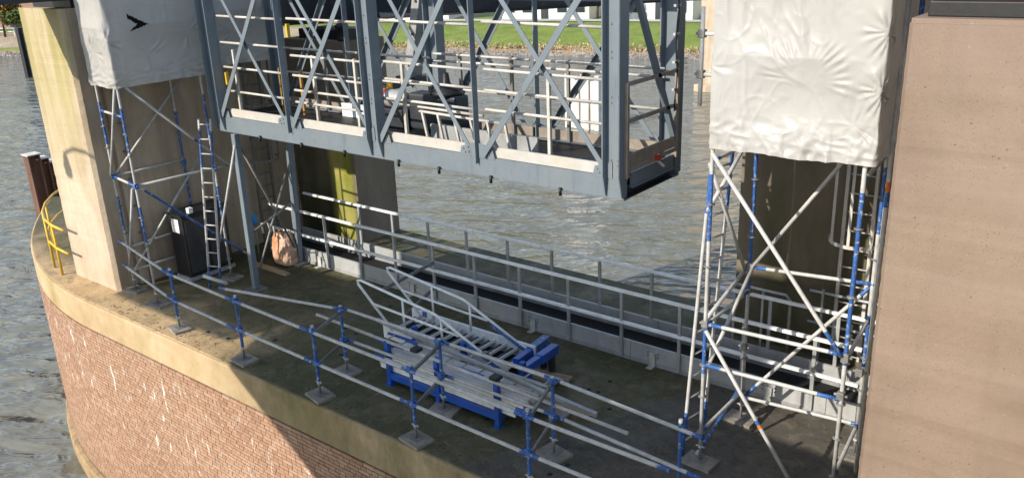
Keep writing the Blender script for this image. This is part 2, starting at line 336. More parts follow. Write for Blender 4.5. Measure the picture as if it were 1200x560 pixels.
    def mesh(s, name, mats, org=(0, 0, 0)):
        me = bpy.data.meshes.new(name); o = Vector(org)
        me.from_pydata([Vector(v)-o for v in s.v], [], s.f)
        for m in (mats if isinstance(mats, (list, tuple)) else [mats]): me.materials.append(M[m])
        me.polygons.foreach_set('material_index', s.m); me.polygons.foreach_set('use_smooth', s.sm)
        me.update(); return me
    def build(s, name, mats, parent=None, bevel=0, label=None):
        org = root_loc(parent)
        ob = bpy.data.objects.new(name, s.mesh(name, mats, org)); col.objects.link(ob)
        if parent is not None: ob.parent = parent
        if bevel:
            b = ob.modifiers.new('bevel', 'BEVEL'); b.width = bevel; b.segments = 2; b.limit_method = 'ANGLE'
        if label: ob['label'] = label
        return ob
def root_loc(p):
    v = Vector((0, 0, 0))
    while p is not None: v += p.location; p = p.parent
    return v
def tag(o, label, cat, group=None):
    o['label'] = label; o['category'] = cat
    if group: o['group'] = group
    return o
def thing(name, label, cat, loc=(0, 0, 0), group=None):
    o = bpy.data.objects.new(name, None); col.objects.link(o); o.location = loc; o.empty_display_size = .2
    return tag(o, label, cat, group)
def struct(o, kind='structure'): o['kind'] = kind; return o
def B(lo, hi): return MB().box(lo, hi)
def lerp(a, b, t): return tuple(x+(y-x)*t for x, y in zip(a, b))

# ------------------------------------------------------------------ water, bank, far shore
ZW = -4.9
wm = MB(); wm.add([(-1500, -600, ZW), (1500, -600, ZW), (1500, 900, ZW), (-1500, 900, ZW)], [(0, 1, 2, 3)])
struct(wm.build('river_water', 'water'))
edge = [(-420, -160), (-230, -30), (-160, 18), (-114.5, 44.8), (-90, 56), (-67.5, 66.7), (-55.4, 70), (-41.9, 72.8), (-10, 79), (60, 88), (300, 110)]
def edge_pts(step=1.6):
    out = []
    for (a, b) in zip(edge[:-1], edge[1:]):
        L = math.hypot(b[0]-a[0], b[1]-a[1]); n = max(1, int(L/(step if -165 < a[0] < 20 else 12)))
        for i in range(n): out.append(lerp(a, b, i/n))
    out.append(edge[-1]); return out
EP = edge_pts()
prof = [(-4, -1.4), (0, -.08), (1.2, .3), (2.5, .6), (4, .9), (6, 1.12), (8, 1.36), (10.5, 1.7), (12.5, 1.9), (14.5, 1.92), (17, 1.8), (19, 1.35), (24, 1.2), (60, 1.2), (900, 1.2)]
vs = []; fs = []; nrm = []
for i, p in enumerate(EP):
    a = EP[max(0, i-1)]; b = EP[min(len(EP)-1, i+1)]; dx, dy = b[0]-a[0], b[1]-a[1]; L = math.hypot(dx, dy); nrm.append((-dy/L, dx/L))
for i, p in enumerate(EP):
    for j, (d, h) in enumerate(prof):
        x, y = p[0]+nrm[i][0]*d, p[1]+nrm[i][1]*d
        jz = noise.noise(Vector((x*.35, y*.35, 1)))*(.22 if 0 < j < 9 else 0)
        vs.append((x, y, ZW+h+jz))
K = len(prof)
for i in range(len(EP)-1):
    for j in range(K-1): fs.append((i*K+j, (i+1)*K+j, (i+1)*K+j+1, i*K+j+1))
bm_ = MB(); bm_.add(vs, fs, 0, True); struct(bm_.build('river_bank', 'bank'))
def bank_pt(t_i, d): return (EP[t_i][0]+nrm[t_i][0]*d, EP[t_i][1]+nrm[t_i][1]*d)
vis = [i for i, p in enumerate(EP) if -150 < p[0] < 10]
def prof_h(d):
    for (a, ha), (b, hb) in zip(prof[:-1], prof[1:]):
        if a <= d <= b: return ha+(hb-ha)*(d-a)/(b-a)
    return 2
rk = MB(); rd = MB()
for k in range(3400):
    i = random.choice(vis[:-1]); d = random.uniform(-.5, 1.2); f = random.random()
    a = bank_pt(i, d); b = bank_pt(i+1, d); x, y = lerp(a, b, f); s_ = random.uniform(.15, .38); z0 = ZW+prof_h(max(0, d))
    pts = [(x+s_*random.uniform(.6, 1.2)*cx, y+s_*random.uniform(.6, 1.2)*cy, z0+s_*cz*random.uniform(.5, .9)) for cx, cy, cz in ((1, 0, 0), (-1, 0, 0), (0, 1, 0), (0, -1, 0), (0, 0, 1), (0, 0, -1))]
    rk.add(pts, [(0, 2, 4), (2, 1, 4), (1, 3, 4), (3, 0, 4), (2, 0, 5), (1, 2, 5), (3, 1, 5), (0, 3, 5)])
o = rk.build('riprap_stones', 'rock'); tag(o, 'grey riprap stones along the far waterline', 'stones'); struct(o, 'stuff')
for k in range(9000):
    i = random.choice(vis[:-1]); d = 1.4+abs(random.gauss(0, .9)); f = random.random()
    if EP[i][0] < -84: continue
    a = bank_pt(i, d); b = bank_pt(i+1, d); x, y = lerp(a, b, f); z0 = ZW+prof_h(d); h = random.uniform(.08, .28); t = random.uniform(0, 6.28)
    wx, wy = .13*math.cos(t), .13*math.sin(t); lx, ly = random.uniform(-.2, .2), random.uniform(-.2, .2)
    rd.add([(x-wx, y-wy, z0), (x+wx, y+wy, z0), (x+lx, y+ly, z0+h)], [(0, 1, 2)])
o = rd.build('reed_fringe', 'reed'); tag(o, 'dry brown reeds fringing the grassy far bank', 'reeds'); struct(o, 'stuff')
# pale road on the dike
rv = []; rf = []
for n_, i in enumerate(vis):
    for d in (14.2, 16.6): x, y = bank_pt(i, d); rv.append((x, y, ZW+2.0))
for n_ in range(len(vis)-1): rf.append((2*n_, 2*n_+2, 2*n_+3, 2*n_+1))
struct(MB().add(rv, rf).build('dike_road', 'road_pale'))

def oriented(p, ang, lx, ly):  # local to world
    c, s_ = math.cos(ang), math.sin(ang); return (p[0]+lx*c-ly*s_, p[1]+lx*s_+ly*c)
def obox(mb, p, ang, x0, x1, y0, y1, z0, z1, mat=0):
    q = [oriented(p, ang, x, y) for x, y in ((x0, y0), (x1, y0), (x1, y1), (x0, y1))]; mb.prism(q, z0, z1, mat); return mb
def house(px, py, ang, wid, storey, label, wallmat, nwin, gable):
    z0 = ZW+1.2; t = thing('house', label, 'house', (px, py, z0), 'houses behind the dike'); p = (px, py)
    H = 2.9*storey
    obox(MB(), p, ang, -wid/2, wid/2, 0, 8, z0, z0+H).build('wall', wallmat, t)
    rf_ = MB(); a, b = -wid/2-.3, wid/2+.3
    if gable:
        tri = [(a, 0), (b, 0), ((a+b)/2, 1)]
        q = [(*oriented(p, ang, x, -.3), z0+H+h*wid*.42) for x, h in tri]; e = oriented((0, 0), ang, 0, 8.6); rf_.extr(q, (e[0], e[1], 0))
    else:
        q = [(*oriented(p, ang, a, y), z0+H+h) for y, h in ((-.4, 0), (8.4, 0), (4, 3.2))]; e = oriented((0, 0), ang, b-a, 0); rf_.extr(q, (e[0], e[1], 0))
    ro = rf_.build('roof', 'roof_tile', t)
    obox(MB(), p, ang, wid*.2, wid*.2+.8, 3.6, 4.4, z0+H+1, z0+H+4).build('chimney', 'facade_brick', ro)
    for s_ in range(storey):
        for k in range(nwin):
            cx = -wid/2+wid*(k+.5)/nwin
            if s_ == 0 and k == nwin//2:
                d = obox(MB(), p, ang, cx-.5, cx+.5, -.05, .1, z0, z0+2.2).build('door', 'steel_dark', t); continue
            fr = obox(MB(), p, ang, cx-.75, cx+.75, -.07, .1, z0+.8+2.9*s_, z0+2.3+2.9*s_).build('window', 'white_paint', t)
            obox(MB(), p, ang, cx-.66, cx+.66, -.09, -.06, z0+.9+2.9*s_, z0+2.2+2.9*s_).build('pane', 'glass', fr)
def far_at(xt, d):
    i = min(vis, key=lambda i: abs(EP[i][0]-xt)); x, y = bank_pt(i, d); return x, y, math.atan2(-nrm[i][0], nrm[i][1])
for xt, wid, st, lab, wmat, nw, gb in (
    (-84, 9, 2, 'pale brick house at the left end of the far row', 'facade_brick', 3, False),
    (-73, 9, 2, 'white gabled house directly behind the grey sloping prop', 'facade_white', 3, True),
    (-61, 12, 1, 'long low white house behind the dike, mid row', 'facade_white', 5, False),
    (-48, 11, 2, 'white house with wide front seen left of the big truss post', 'facade_white', 4, False),
    (-36, 9, 2, 'white gabled house seen through the right end of the truss', 'facade_white', 3, True),
    (-26, 8, 2, 'brick house on the far right behind the dike', 'facade_brick', 3, False)):
    x, y, a = far_at(xt, 24); house(x, y, a, wid, st, lab, wmat, nw, gb)
x, y, a = (-143, 57, .55); house(x, y, a, 11, 2, 'brick house behind the sandy left shore', 'facade_brick', 4, False)

def tree(x, y, z0, h, r, leaf, label, n=2600, ls=.16):
    t = thing('tree', label, 'tree', (x, y, z0))
    tr = MB(); tr.tube((x, y, z0), (x+.2, y, z0+h*.55), .25*h/8, 8, r1=.1*h/8); limbs = []
    for k in range(9):
        a = k*2.4; st = (x+.12, y, z0+h*(.3+.03*k)); en = (x+math.cos(a)*r*.7, y+math.sin(a)*r*.7, z0+h*(.5+.045*k)); tr.tube(st, en, .07*h/8, 6, r1=.02); limbs.append(en)
    tr.build('trunk', 'bark', t)
    cr = MB(); cl = [(Vector(e), random.uniform(.3, .5)*r) for e in limbs]+[(Vector((x+random.uniform(-.5, .5)*r, y+random.uniform(-.5, .5)*r, z0+h*random.uniform(.55, .95))), random.uniform(.28, .45)*r) for _ in range(12)]
    for k in range(n):
        c, cr_ = random.choice(cl); v = Vector((random.gauss(0, 1), random.gauss(0, 1), random.gauss(0, 1))).normalized()*cr_*random.random()**.4; p = c+v
        a = Vector((random.gauss(0, 1), random.gauss(0, 1), random.gauss(0, 1))).normalized()*ls; b = a.orthogonal().normalized()*ls*random.uniform(.5, 1)
        cr.add([p-a, p+b, p+a, p-b], [(0, 1, 2, 3)])
    cr.build('crown', leaf, t)
tree(-124.3, 49.3, ZW+1.4, 5.6, 2.6, 'leaf_orange', 'orange autumn tree on the left shore beside the pillar top', 3000, .2)
tree(-121.6, 49.8, ZW+1.4, 3.6, 1.6, 'leaf_green', 'small yellow green tree on the left shore', 1600, .2)
x, y, a = far_at(-54.5, 20); tree(x, y, ZW+1.2, 6, 2.4, 'leaf_green', 'green tree standing between the white houses', 1800, .2)
# railing on the left shore
t = thing('shore_railing', 'white railing along the quay on the left shore', 'railing', (*bank_pt(vis[0], 9), ZW+2.0))
pp = [i for i in vis if EP[i][0] < -92]
for n_, i in enumerate(pp):
    if n_ % 2 == 0: x, y = bank_pt(i, 9); B((x-.06, y-.06, ZW+1.3), (x+.06, y+.06, ZW+2.6)).build('post', 'white_paint', t)
for h in (2.1, 2.55):
    MB().path([(*bank_pt(i, 9), ZW+h) for i in pp], .05, 6).build('rail', 'white_paint', t)
# parked car on the dike
x, y, a = far_at(-38.5, 17)
t = thing('parked_car', 'dark car parked on the dike road behind the truss', 'car', (x, y, ZW+1.75)); zc = ZW+1.75
obox(MB(), (x, y), a, -2.1, 2.1, -.85, .85, zc+.3, zc+.85).build('body', 'steel_dark', t, .12)
obox(MB(), (x, y), a, -1.3, 1.1, -.75, .75, zc+.85, zc+1.4).build('cabin', 'glass', t, .15)
for sx in (-1.3, 1.3):
    for sy in (-.8, .8):
        c = oriented((x, y), a, sx, sy); d = oriented((0, 0), a, 0, .1)
        MB().tube((c[0]-d[0], c[1]-d[1], zc+.32), (c[0]+d[0], c[1]+d[1], zc+.32), .32, 14).build('wheel', 'black_plastic', t)

# far pillar and dolphins in the river
t = thing('river_pillar', 'sunlit beige concrete pillar standing in the river behind the right sheeting', 'pillar', (-26.5, 60.5, ZW))
B((-28.75, 58.6, ZW-2), (-24.2, 62.6, 9)).build('shaft', 'concrete_beige', t, .08)
B((-29.0, 58.35, ZW-2), (-23.95, 62.9, ZW+.5)).build('plinth', 'concrete_beige', t, .08)
t = thing('timber_dolphin', 'cluster of white vertical timbers standing in the water behind the truss', 'dolphin', (-29.2, 43.6, ZW))
for k in range(7):
    x = -30.2+k*.36; B((x, 43.3+.12*(k % 2), ZW-1.5), (x+.31, 43.6+.12*(k % 2), ZW+3.3-.18*(k % 3))).build('timber', 'timber_white', t, .02)
B((-30.3, 43.62, ZW+1.2), (-27.6, 43.8, ZW+1.5)).build('waler', 'wood_grey', t)
for n_, x in enumerate((-91.2, -89.6, -88.0)):
    o = B((x-.35, 37.3, ZW-1), (x+.35, 38.0, ZW+4.8-.15*n_)).build('mooring_pile', 'steel_black', None, .05)
    tag(o, ['leftmost dark steel pile near the left shore', 'middle dark steel pile near the left shore', 'dark steel pile nearest the left pillar, of three far piles'][n_], 'pile', 'dark piles by the left shore')
for n_, (y0, zt) in enumerate(((10.28, .93), (10.55, .75), (10.83, .58))):
    t = thing('sheet_pile', ['tallest rusty steel pile behind the yellow railing', 'middle rusty steel pile of the three behind the pier nose', 'shortest rusty pile next to the left pillar edge'][n_], 'pile', (-26, y0, ZW), 'rusty piles off the pier nose')
    x0 = -26.0-.12*n_
    m = MB(); m.box((x0-.16, y0-.17, ZW-1.5), (x0+.16, y0-.13, zt)).box((x0-.16, y0+.13, ZW-1.5), (x0+.16, y0+.17, zt)).box((x0-.02, y0-.13, ZW-1.5), (x0+.02, y0+.13, zt))
    m.build('section', 'rust_pile', t); B((x0-.2, y0-.2, zt), (x0+.2, y0+.2, zt+.03)).build('cap_plate', 'pile_cap', t)

# ------------------------------------------------------------------ pier
XR = 5.0
def front_y(x): return 6.72 if x > -16 else 6.72+.0455*(-16-x)**2
TIP = -16-math.sqrt(3.23/.0455)
xs = [XR, -5, -10, -16]+[-16-(i/20)*(-16-TIP) for i in range(1, 21)]
front = [(x, front_y(x)) for x in xs]
back = [(x, 19.9-y) for x, y in front[::-1][1:]]
outline = front+back
def inset(poly, d):
    out = []; n = len(poly)
    for i in range(n):
        a, b, c = Vector(poly[i-1]), Vector(poly[i]), Vector(poly[(i+1) % n])
        n1 = (b-a).normalized(); n2 = (c-b).normalized(); nn = Vector((n1.y, -n1.x))+Vector((n2.y, -n2.x)); nn.normalize()
        out.append(tuple(b+nn*d))
    return out
a_ = sum(outline[i][0]*outline[(i+1) % len(outline)][1]-outline[(i+1) % len(outline)][0]*outline[i][1] for i in range(len(outline)))
SG = -1 if a_ < 0 else 1    # winding sign: +d of inset() is outward when counter-clockwise
pier = thing('bridge_pier', 'long brick river pier with rounded nose and concrete deck', 'pier', (-9, 9.95, ZW))
MB().prism(outline if SG > 0 else outline[::-1], -.62, -.02).build('coping', 'coping_concrete', pier, .03)
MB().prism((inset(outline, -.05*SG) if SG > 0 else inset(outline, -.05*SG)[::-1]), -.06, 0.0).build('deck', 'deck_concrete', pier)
MB().prism(inset(outline, -.085*SG)[::SG], -4.5, -.6).build('core', 'mortar', pier)
MB().prism(inset(outline, .10*SG)[::SG], ZW-1.5, -4.5).build('footing', 'footing', pier, .1)
# bricks along the river face from the nose to the right
path = []; x = -7.6; 
while x > TIP+.4:
    path.append(Vector((x, front_y(x)))); x -= .02 if x < -16 else .05
cum = [0]
for p, q in zip(path[:-1], path[1:]): cum.append(cum[-1]+(q-p).length)
def along(sv):
    lo, hi = 0, len(cum)-1
    while hi-lo > 1:
        mid = (lo+hi)//2
        if cum[mid] <= sv: lo = mid
        else: hi = mid
    f = (sv-cum[lo])/(cum[hi]-cum[lo]); p = path[lo].lerp(path[hi], f); d = (path[hi]-path[lo]).normalized(); return p, d
RH = .0675; rows = int((4.42-.63)/RH); cand = []
ct = camo.location.copy() if False else Vector((0, 0, 6.3))
def project(p):
    q = p-ct; wv = q.dot(fw); return 600+1000*q.dot(r2)/wv, 280-1000*q.dot(u2)/wv, wv
for r in range(rows):
    zc = -.63-RH*(r+.5); head = r % 2; L = .108 if head else .218
    sv = (0.03 if head else .055*(r % 4))
    while sv+L < cum[-1]:
        p, d = along(sv+L/2); c = Vector((p.x, p.y, zc)); px, py, dist = project(c)
        cand.append((px, py, dist, c, d, L)); sv += L+.011
inview = sorted([k for k, b in enumerate(cand) if 5 < b[0] < 1195 and b[1] < 556 and b[5] > .2], key=lambda k: cand[k][2])[:300]
single = set(inview)
def brick_geo(mb, c, d, L, jit):
    nx = Vector((d.y, -d.x)) if Vector((d.y, -d.x)).y < 0 else Vector((-d.y, d.x))
    hx = d*(L/2); h = RH/2-.005; o = .003+jit*.6
    f0 = [c+Vector((sx*hx.x+nx.x*o, sx*hx.y+nx.y*o, sz*h)) for sx, sz in ((-1, -1), (1, -1), (1, 1), (-1, 1))]
    b0 = [v-Vector((nx.x, nx.y, 0))*.11 for v in f0]
    mb.add(f0+b0, [(0, 1, 2, 3), (0, 4, 5, 1), (1, 5, 6, 2), (2, 6, 7, 3), (3, 7, 4, 0)])
jm = MB(); tints = []
bl = {}
for k, (px, py, dist, c, d, L) in enumerate(cand):
    if k in single:
        key = 0
        if key not in bl:
            m = MB(); brick_geo(m, Vector((0, 0, 0)), Vector((-1, 0)), L, 0); bl[key] = m.mesh('brick', 'brick')
        ob = bpy.data.objects.new('brick', bl[key]); col.objects.link(ob); ob.parent = pier
        ob.location = c+Vector((0, random.uniform(-.004, .004), 0))-pier.location; ob.rotation_euler = (random.gauss(0, .01), random.gauss(0, .006), random.gauss(0, .008))
    else:
        n0 = len(jm.f); brick_geo(jm, c, d, L, random.uniform(-.004, .004)); tints.append(random.random())
ob = jm.build('brickwork', 'brick_joined', pier); struct(ob, 'stuff')
at = ob.data.attributes.new('tint', 'FLOAT', 'FACE'); at.data.foreach_set('value', [t for t in tints for _ in range(5)])
# joint and drill holes on deck
for k in range(26):
    x = random.uniform(-13.5, -4.6); y = random.uniform(7.1, 10.2)
    MB().lathe((x, y, 0.0005), [(.035, 0), (.035, .002)], 10).build('anchor_hole', 'black_floor', pier)

gm = MB()
for k in range(900):
    x = random.uniform(-15.5, -2.5); y = random.choice((random.uniform(6.8, 10.4), random.gauss(10.3, .12), random.gauss(6.9, .1))); r_ = random.uniform(.006, .02)
    if y > 10.44 or y < 6.78: continue
    gm.add([(x-r_, y-r_*.6, 0.001), (x+r_, y-r_*.4, 0.001), (x+r_*.3, y+r_, 0.001), (x, y, r_*.8)], [(0, 1, 3), (1, 2, 3), (2, 0, 3)])
o = gm.build('deck_grit', 'bark'); tag(o, 'loose grit and crumbs scattered over the pier deck', 'grit'); struct(o, 'stuff')
def pillar(name, label, poly, z0, z1, mat, cap=None):
    t = thing(name, label, 'pillar', (sum(p[0] for p in poly)/len(poly), sum(p[1] for p in poly)/len(poly), z0))
    n = len(poly); cx = sum(p[0] for p in poly)/n; cy = sum(p[1] for p in poly)/n; zs = [z0+(z1-z0)*k/120 for k in range(121)]; vs = []
    for z in zs:
        for i, (x, y) in enumerate(poly):
            P = Vector((i*9.1, z*3.5, z0+len(label))); e = .006*noise.noise(P*3)+.028*max(0, noise.noise(P*1.3)-.32)
            L = math.hypot(cx-x, cy-y); vs.append((x+(cx-x)/L*e, y+(cy-y)/L*e, z))
    fs = [tuple(range(n))[::-1], tuple(120*n+i for i in range(n))]+[(j*n+i, j*n+(i+1) % n, (j+1)*n+(i+1) % n, (j+1)*n+i) for j in range(120) for i in range(n)]
    MB().add(vs, fs).build('shaft', mat, t); return t
pl = pillar('concrete_pillar', 'sunlit beige pillar with green algae at its top, left', [(-17.65, 7.34), (-16.02, 7.34), (-15.95, 7.41), (-15.95, 7.74), (-16.03, 7.76), (-16.03, 7.82), (-15.95, 7.84), (-15.95, 11.95), (-17.65, 11.95)], 0, 5.42, 'concrete_beige')
MB().path([(-15.90, 8.02, .05), (-15.90, 8.02, 5.3)], .02, 8).build('conduit', 'galv_dark', pl)
for k in range(9): B((-15.95, 7.96, .5+.55*k), (-15.88, 8.08, .53+.55*k)).build('conduit_clip', 'galv_dark', pl)
B((-15.95, 7.90, 3.92), (-15.78, 8.10, 4.22)).build('junction_box', 'galv_dark', pl, .01)
pr = pillar('concrete_pillar', 'huge pinkish concrete pillar filling the right foreground', [(-1.82, 7.40), (-1.78, 7.34), (4, 7.34), (4, 12.2), (-1.82, 12.2)], 0, 5.56, 'concrete_pink')
B((-1.80, 7.36, 5.56), (4, 12.2, 5.60)).build('cap_strip', 'concrete_pink', pr)
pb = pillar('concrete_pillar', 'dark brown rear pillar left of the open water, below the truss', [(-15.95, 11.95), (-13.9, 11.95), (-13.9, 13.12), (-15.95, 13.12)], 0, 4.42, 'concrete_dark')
pd = pillar('concrete_pillar', 'dark green algae covered pillar behind the right scaffold', [(-5.2, 12.2), (4, 12.2), (4, 13.1), (-5.2, 13.1)], 0, 6.6, 'concrete_dark')
# girders and bearings
t = thing('bridge_girder', 'black bearing and girder end on top of the left pillar', 'girder', (-16.8, 9.6, 5.42))
B((-17.5, 7.55, 5.42), (-16.0, 11.8, 5.58)).build('bearing', 'steel_black', t, .01)
B((-16.72, 4.9, 5.56), (-16.1, 11.9, 6.9)).build('web', 'steel_dark', t)
t = thing('bridge_girder', 'rusty brown girder on black bearing above the right pillar', 'girder', (1, 9.7, 5.6))
B((-1.72, 7.50, 5.60), (4, 12.0, 5.72)).build('bearing', 'steel_black', t, .01)
B((-1.9, 7.75, 5.72), (4, 12.2, 6.9)).build('web', 'rust', t, .01)
t = thing('bridge_girder', 'long dark haunched girder crossing behind the top of the truss', 'girder', (-10, 12.75, 4.42))
q = [(-16.9, 12.5, 4.64), (-13.7, 12.5, 4.86), (-9.9, 12.5, 5.11), (-7.1, 12.5, 5.29), (-5.25, 12.5, 5.4), (-5.25, 12.5, 7.6), (-16.9, 12.5, 7.6)]
MB().extr(q, (0, .35, 0)).build('web', 'steel_dark', t)
m = MB()
for (a, b) in zip(q[:4], q[1:5]): m.bar((a[0], 12.675, a[2]-.02), (b[0], 12.675, b[2]-.02), .62, .035)
m.build('bottom_flange', 'steel_black', t)
B((-15.6, 12.2, 4.42), (-14.2, 13.0, 4.62)).build('bearing', 'steel_black', t)
t = thing('mooring_bollard', 'black bollard on top of the dark rear pillar', 'bollard', (-14.05, 12.1, 4.42))
MB().lathe((-14.08, 12.12, 4.42), [(.12, 0), (.10, .05), (.08, .22), (.14, .27), (.15, .32), (.08, .36)], 14).build('post', 'steel_black', t)
MB().tube((-14.3, 12.12, 4.64), (-13.86, 12.12, 4.64), .03, 8).build('cross_pin', 'steel_black', t)
t = thing('sloping_prop', 'pale grey sloping steel prop with bolt holes behind the truss', 'prop', (-11.3, 11.3, 3.6))
MB().bar((-11.28, 11.3, 3.98), (-10.72, 11.3, 6.2), .18, .30, (0, 1, 0)).build('leg', 'alu_grey', t, .01)
for k in range(4): MB().tube(lerp((-11.2, 11.13, 4.2), (-10.78, 11.13, 5.9), k/3), lerp((-11.2, 11.16, 4.2), (-10.78, 11.16, 5.9), k/3), .025, 8).build('bolt', 'steel_dark', t)
MB().bar((-11.28, 11.1, 3.98), (-11.28, 11.5, 3.98), .5, .04).build('foot_plate', 'steel_dark', t)
MB().bar((-11.3, 10.5, 3.9), (-11.3, 12.0, 3.9), .25, .12).build('bracket', 'steel_dark', t)

# the span the viewer stands on (behind and left of the frame), with unseen beam, column and screen added for shade
t = thing('bridge_span', 'concrete bridge span on which the viewer stands', 'bridge', (-6, -10, 4))
MB().prism([(-4.2, -20), (8, -20), (8, .12), (-14.3, .12)], 4.3, 5.28).build('slab', 'concrete_beige', t)
B((-18.1, -.02, 4.02), (-14.31, .12, 5.65)).build('end_beam', 'concrete_beige', t)  # unseen beam, placed and sized to shade the deck
B((-8.1, -.6, 5.28), (-7.2, -.1, 12)).build('shade_column', 'concrete_beige', t)  # unseen column added to shade the rear right pillar
t = thing('street_lamp', 'street lamp on the added unseen beam of the span', 'street lamp', (-17.95, .05, 5.65))
MB().tube((-17.95, .05, 5.65), (-17.95, .05, 6.75), .045, 10).build('post', 'galv_dark', t)
MB().path([(-17.95, .05, 6.7), (-18.3, .05, 6.85), (-18.8, .05, 6.86), (-19.15, .05, 6.75)], .035, 8).build('arm', 'galv_dark', t)
MB().lathe((-19.2, .05, 6.25), [(.05, 0), (.13, .04), (.15, .18), (.09, .4), (.04, .5)], 14).build('lamp_head', 'galv_dark', t)
hb = thing('unseen_screen', 'tall grey unseen screen added along the span edge to cast shade', 'shade_screen', (-12, .1, 5.28))  # out-of-view panels added to shade the deck and gangway
for k in range(7): B((-15.5+k*1.18, .04, 5.66 if k == 0 else 5.28), (-14.34+k*1.18, .09, 7.88)).build('shade_panel', 'shade_screen', hb)
for k in range(8): B((-15.55+k*1.18, -.04, 5.66 if k < 2 else 5.28), (-15.47+k*1.18, .03, 7.92)).build('post', 'galv', hb)  # posts of the unseen screen added for shade

# ------------------------------------------------------------------ hanging truss platform
TX = [-14.08, -12.02, -9.87, -7.80, -5.52]; TF, TBK = 9.0, 10.45; TZ0, TZ1, TTOP = 3.12, 3.40, 6.15
tr = thing('truss_platform', 'blue grey steel truss platform with handrails hanging over the pier', 'truss', (-9.8, 9.7, TZ0))
def hpost(x, y, out, big, name='post'):
    m = MB(); wd = .115 if big else .05; fd = .20 if big else .10
    z0 = TZ0+.05 if big else TZ1-.1
    if big:
        m.box((x-wd, y-.008, z0-.06), (x+wd, y+.008, TTOP))
        for sx in (-1, 1):
            xa = x+sx*wd; prof_ = [(xa, y-fd*.55, TZ0+.32), (xa, y-fd*.2, TZ0+.03), (xa, y+fd*.4, TZ0+.03), (xa, y+fd*.55, TTOP), (xa, y-fd*.55, TTOP)]
            m.extr(prof_, (sx*.016, 0, 0))
    else:
        m.box((x-wd, y-.012, z0), (x+wd*.2, y, TTOP)); m.box((x+wd*.2, y-.08, z0), (x+wd*.45, y+.03, TTOP))
    return m.build(name, 'steel_blue', tr)
def diag(a, b, y, inner, name='diagonal'):
    m = MB(); m.bar((a[0], y, a[1]), (b[0], y, b[1]), .012, .085, (0, 0, 1) if abs(a[0]-b[0]) > .1 else (1, 0, 0))
    m.bar((a[0], y+inner*.04, a[1]), (b[0], y+inner*.04, b[1]), .08, .012, (0, 0, 1), off=(0, .04))
    return m.build(name, 'steel_blue', tr)
for y, sgn in ((TF, 1), (TBK, -1)):
    for i, x in enumerate(TX): hpost(x, y, -sgn, i in (0, 2, 4))
    for i in range(4):
        a, b = TX[i]+.13, TX[i+1]-.13
        diag((a, TZ1+.02), (b, TTOP-.1), y-.06*sgn, sgn)
        MB().bar((a, y+.03*sgn, TTOP-.1), (b, y+.03*sgn, TZ1+.02), .012, .07).build('diagonal', 'steel_blue', tr)
        for cx, d in ((a, 1), (b, -1)):
            m = MB(); q = [(cx-.1*d, y-.02*sgn, TZ1-.02), (cx+.2*d, y-.02*sgn, TZ1-.02), (cx+.16*d, y-.02*sgn, TZ1+.12), (cx-.1*d, y-.02*sgn, TZ1+.2)]
            m.extr(q, (0, .008*sgn, 0)); gu = m.build('gusset', 'steel_blue', tr)
            if y == TF:
                for bx, bz in ((.02, .05), (.09, .04), (.03, .12), (.12, .09)): MB().tube((cx+bx*d, y-.034, TZ1+bz), (cx+bx*d, y-.02, TZ1+bz), .012, 6).build('bolt', 'galv_dark', gu)
    m = MB(); x0, x1 = TX[0]-.1, TX[-1]+.14
    m.box((x0, y-.012, TZ0), (x1, y+.012, TZ1)).box((x0, min(y, y+sgn*.14), TZ0-.014), (x1, max(y, y+sgn*.14)+.0, TZ0)).box((x0, min(y+sgn*.013, y+sgn*.14), TZ1-.014), (x1, max(y+sgn*.013, y+sgn*.14), TZ1))
    m.build('bottom_chord', 'steel_blue', tr)
    m = MB(); m.box((x0, y-.06, TTOP), (x1, y+.06, TTOP+.22)); m.build('top_chord', 'steel_blue', tr)
    for i in range(4):
        a, b = TX[i]+(.16 if i % 2 == 0 else .06), TX[i+1]-(.06 if i % 2 == 0 else .16)
        yy = y+sgn*.03
        B((a, min(yy, yy+sgn*.03), TZ1+.006), (b, max(yy, yy+sgn*.03), TZ1+.155)).build('toe_board', 'toe_white' if y == TF else 'toe_tan', tr)
for x in (TX[0]-.05, TX[0]+1, TX[1], TX[1]+1.05, TX[2], TX[2]+1, TX[3], TX[3]+1.1, TX[4]+.06):
    m = MB(); m.box((x-.05, TF+.15, TZ0), (x+.05, TBK-.15, TZ0+.012)).box((x-.006, TF+.15, TZ0+.012), (x+.006, TBK-.15, TZ1-.1)); m.build('cross_beam', 'steel_dark', tr)
nb = 8
for k in range(nb):
    y0 = TF+.16+k*(TBK-TF-.32)/nb; B((TX[0]-.05, y0+.004, TZ1-.06), (TX[4]+.1, y0+(TBK-TF-.32)/nb-.004, TZ1-.025)).build('floor_plank', 'steel_black', tr)
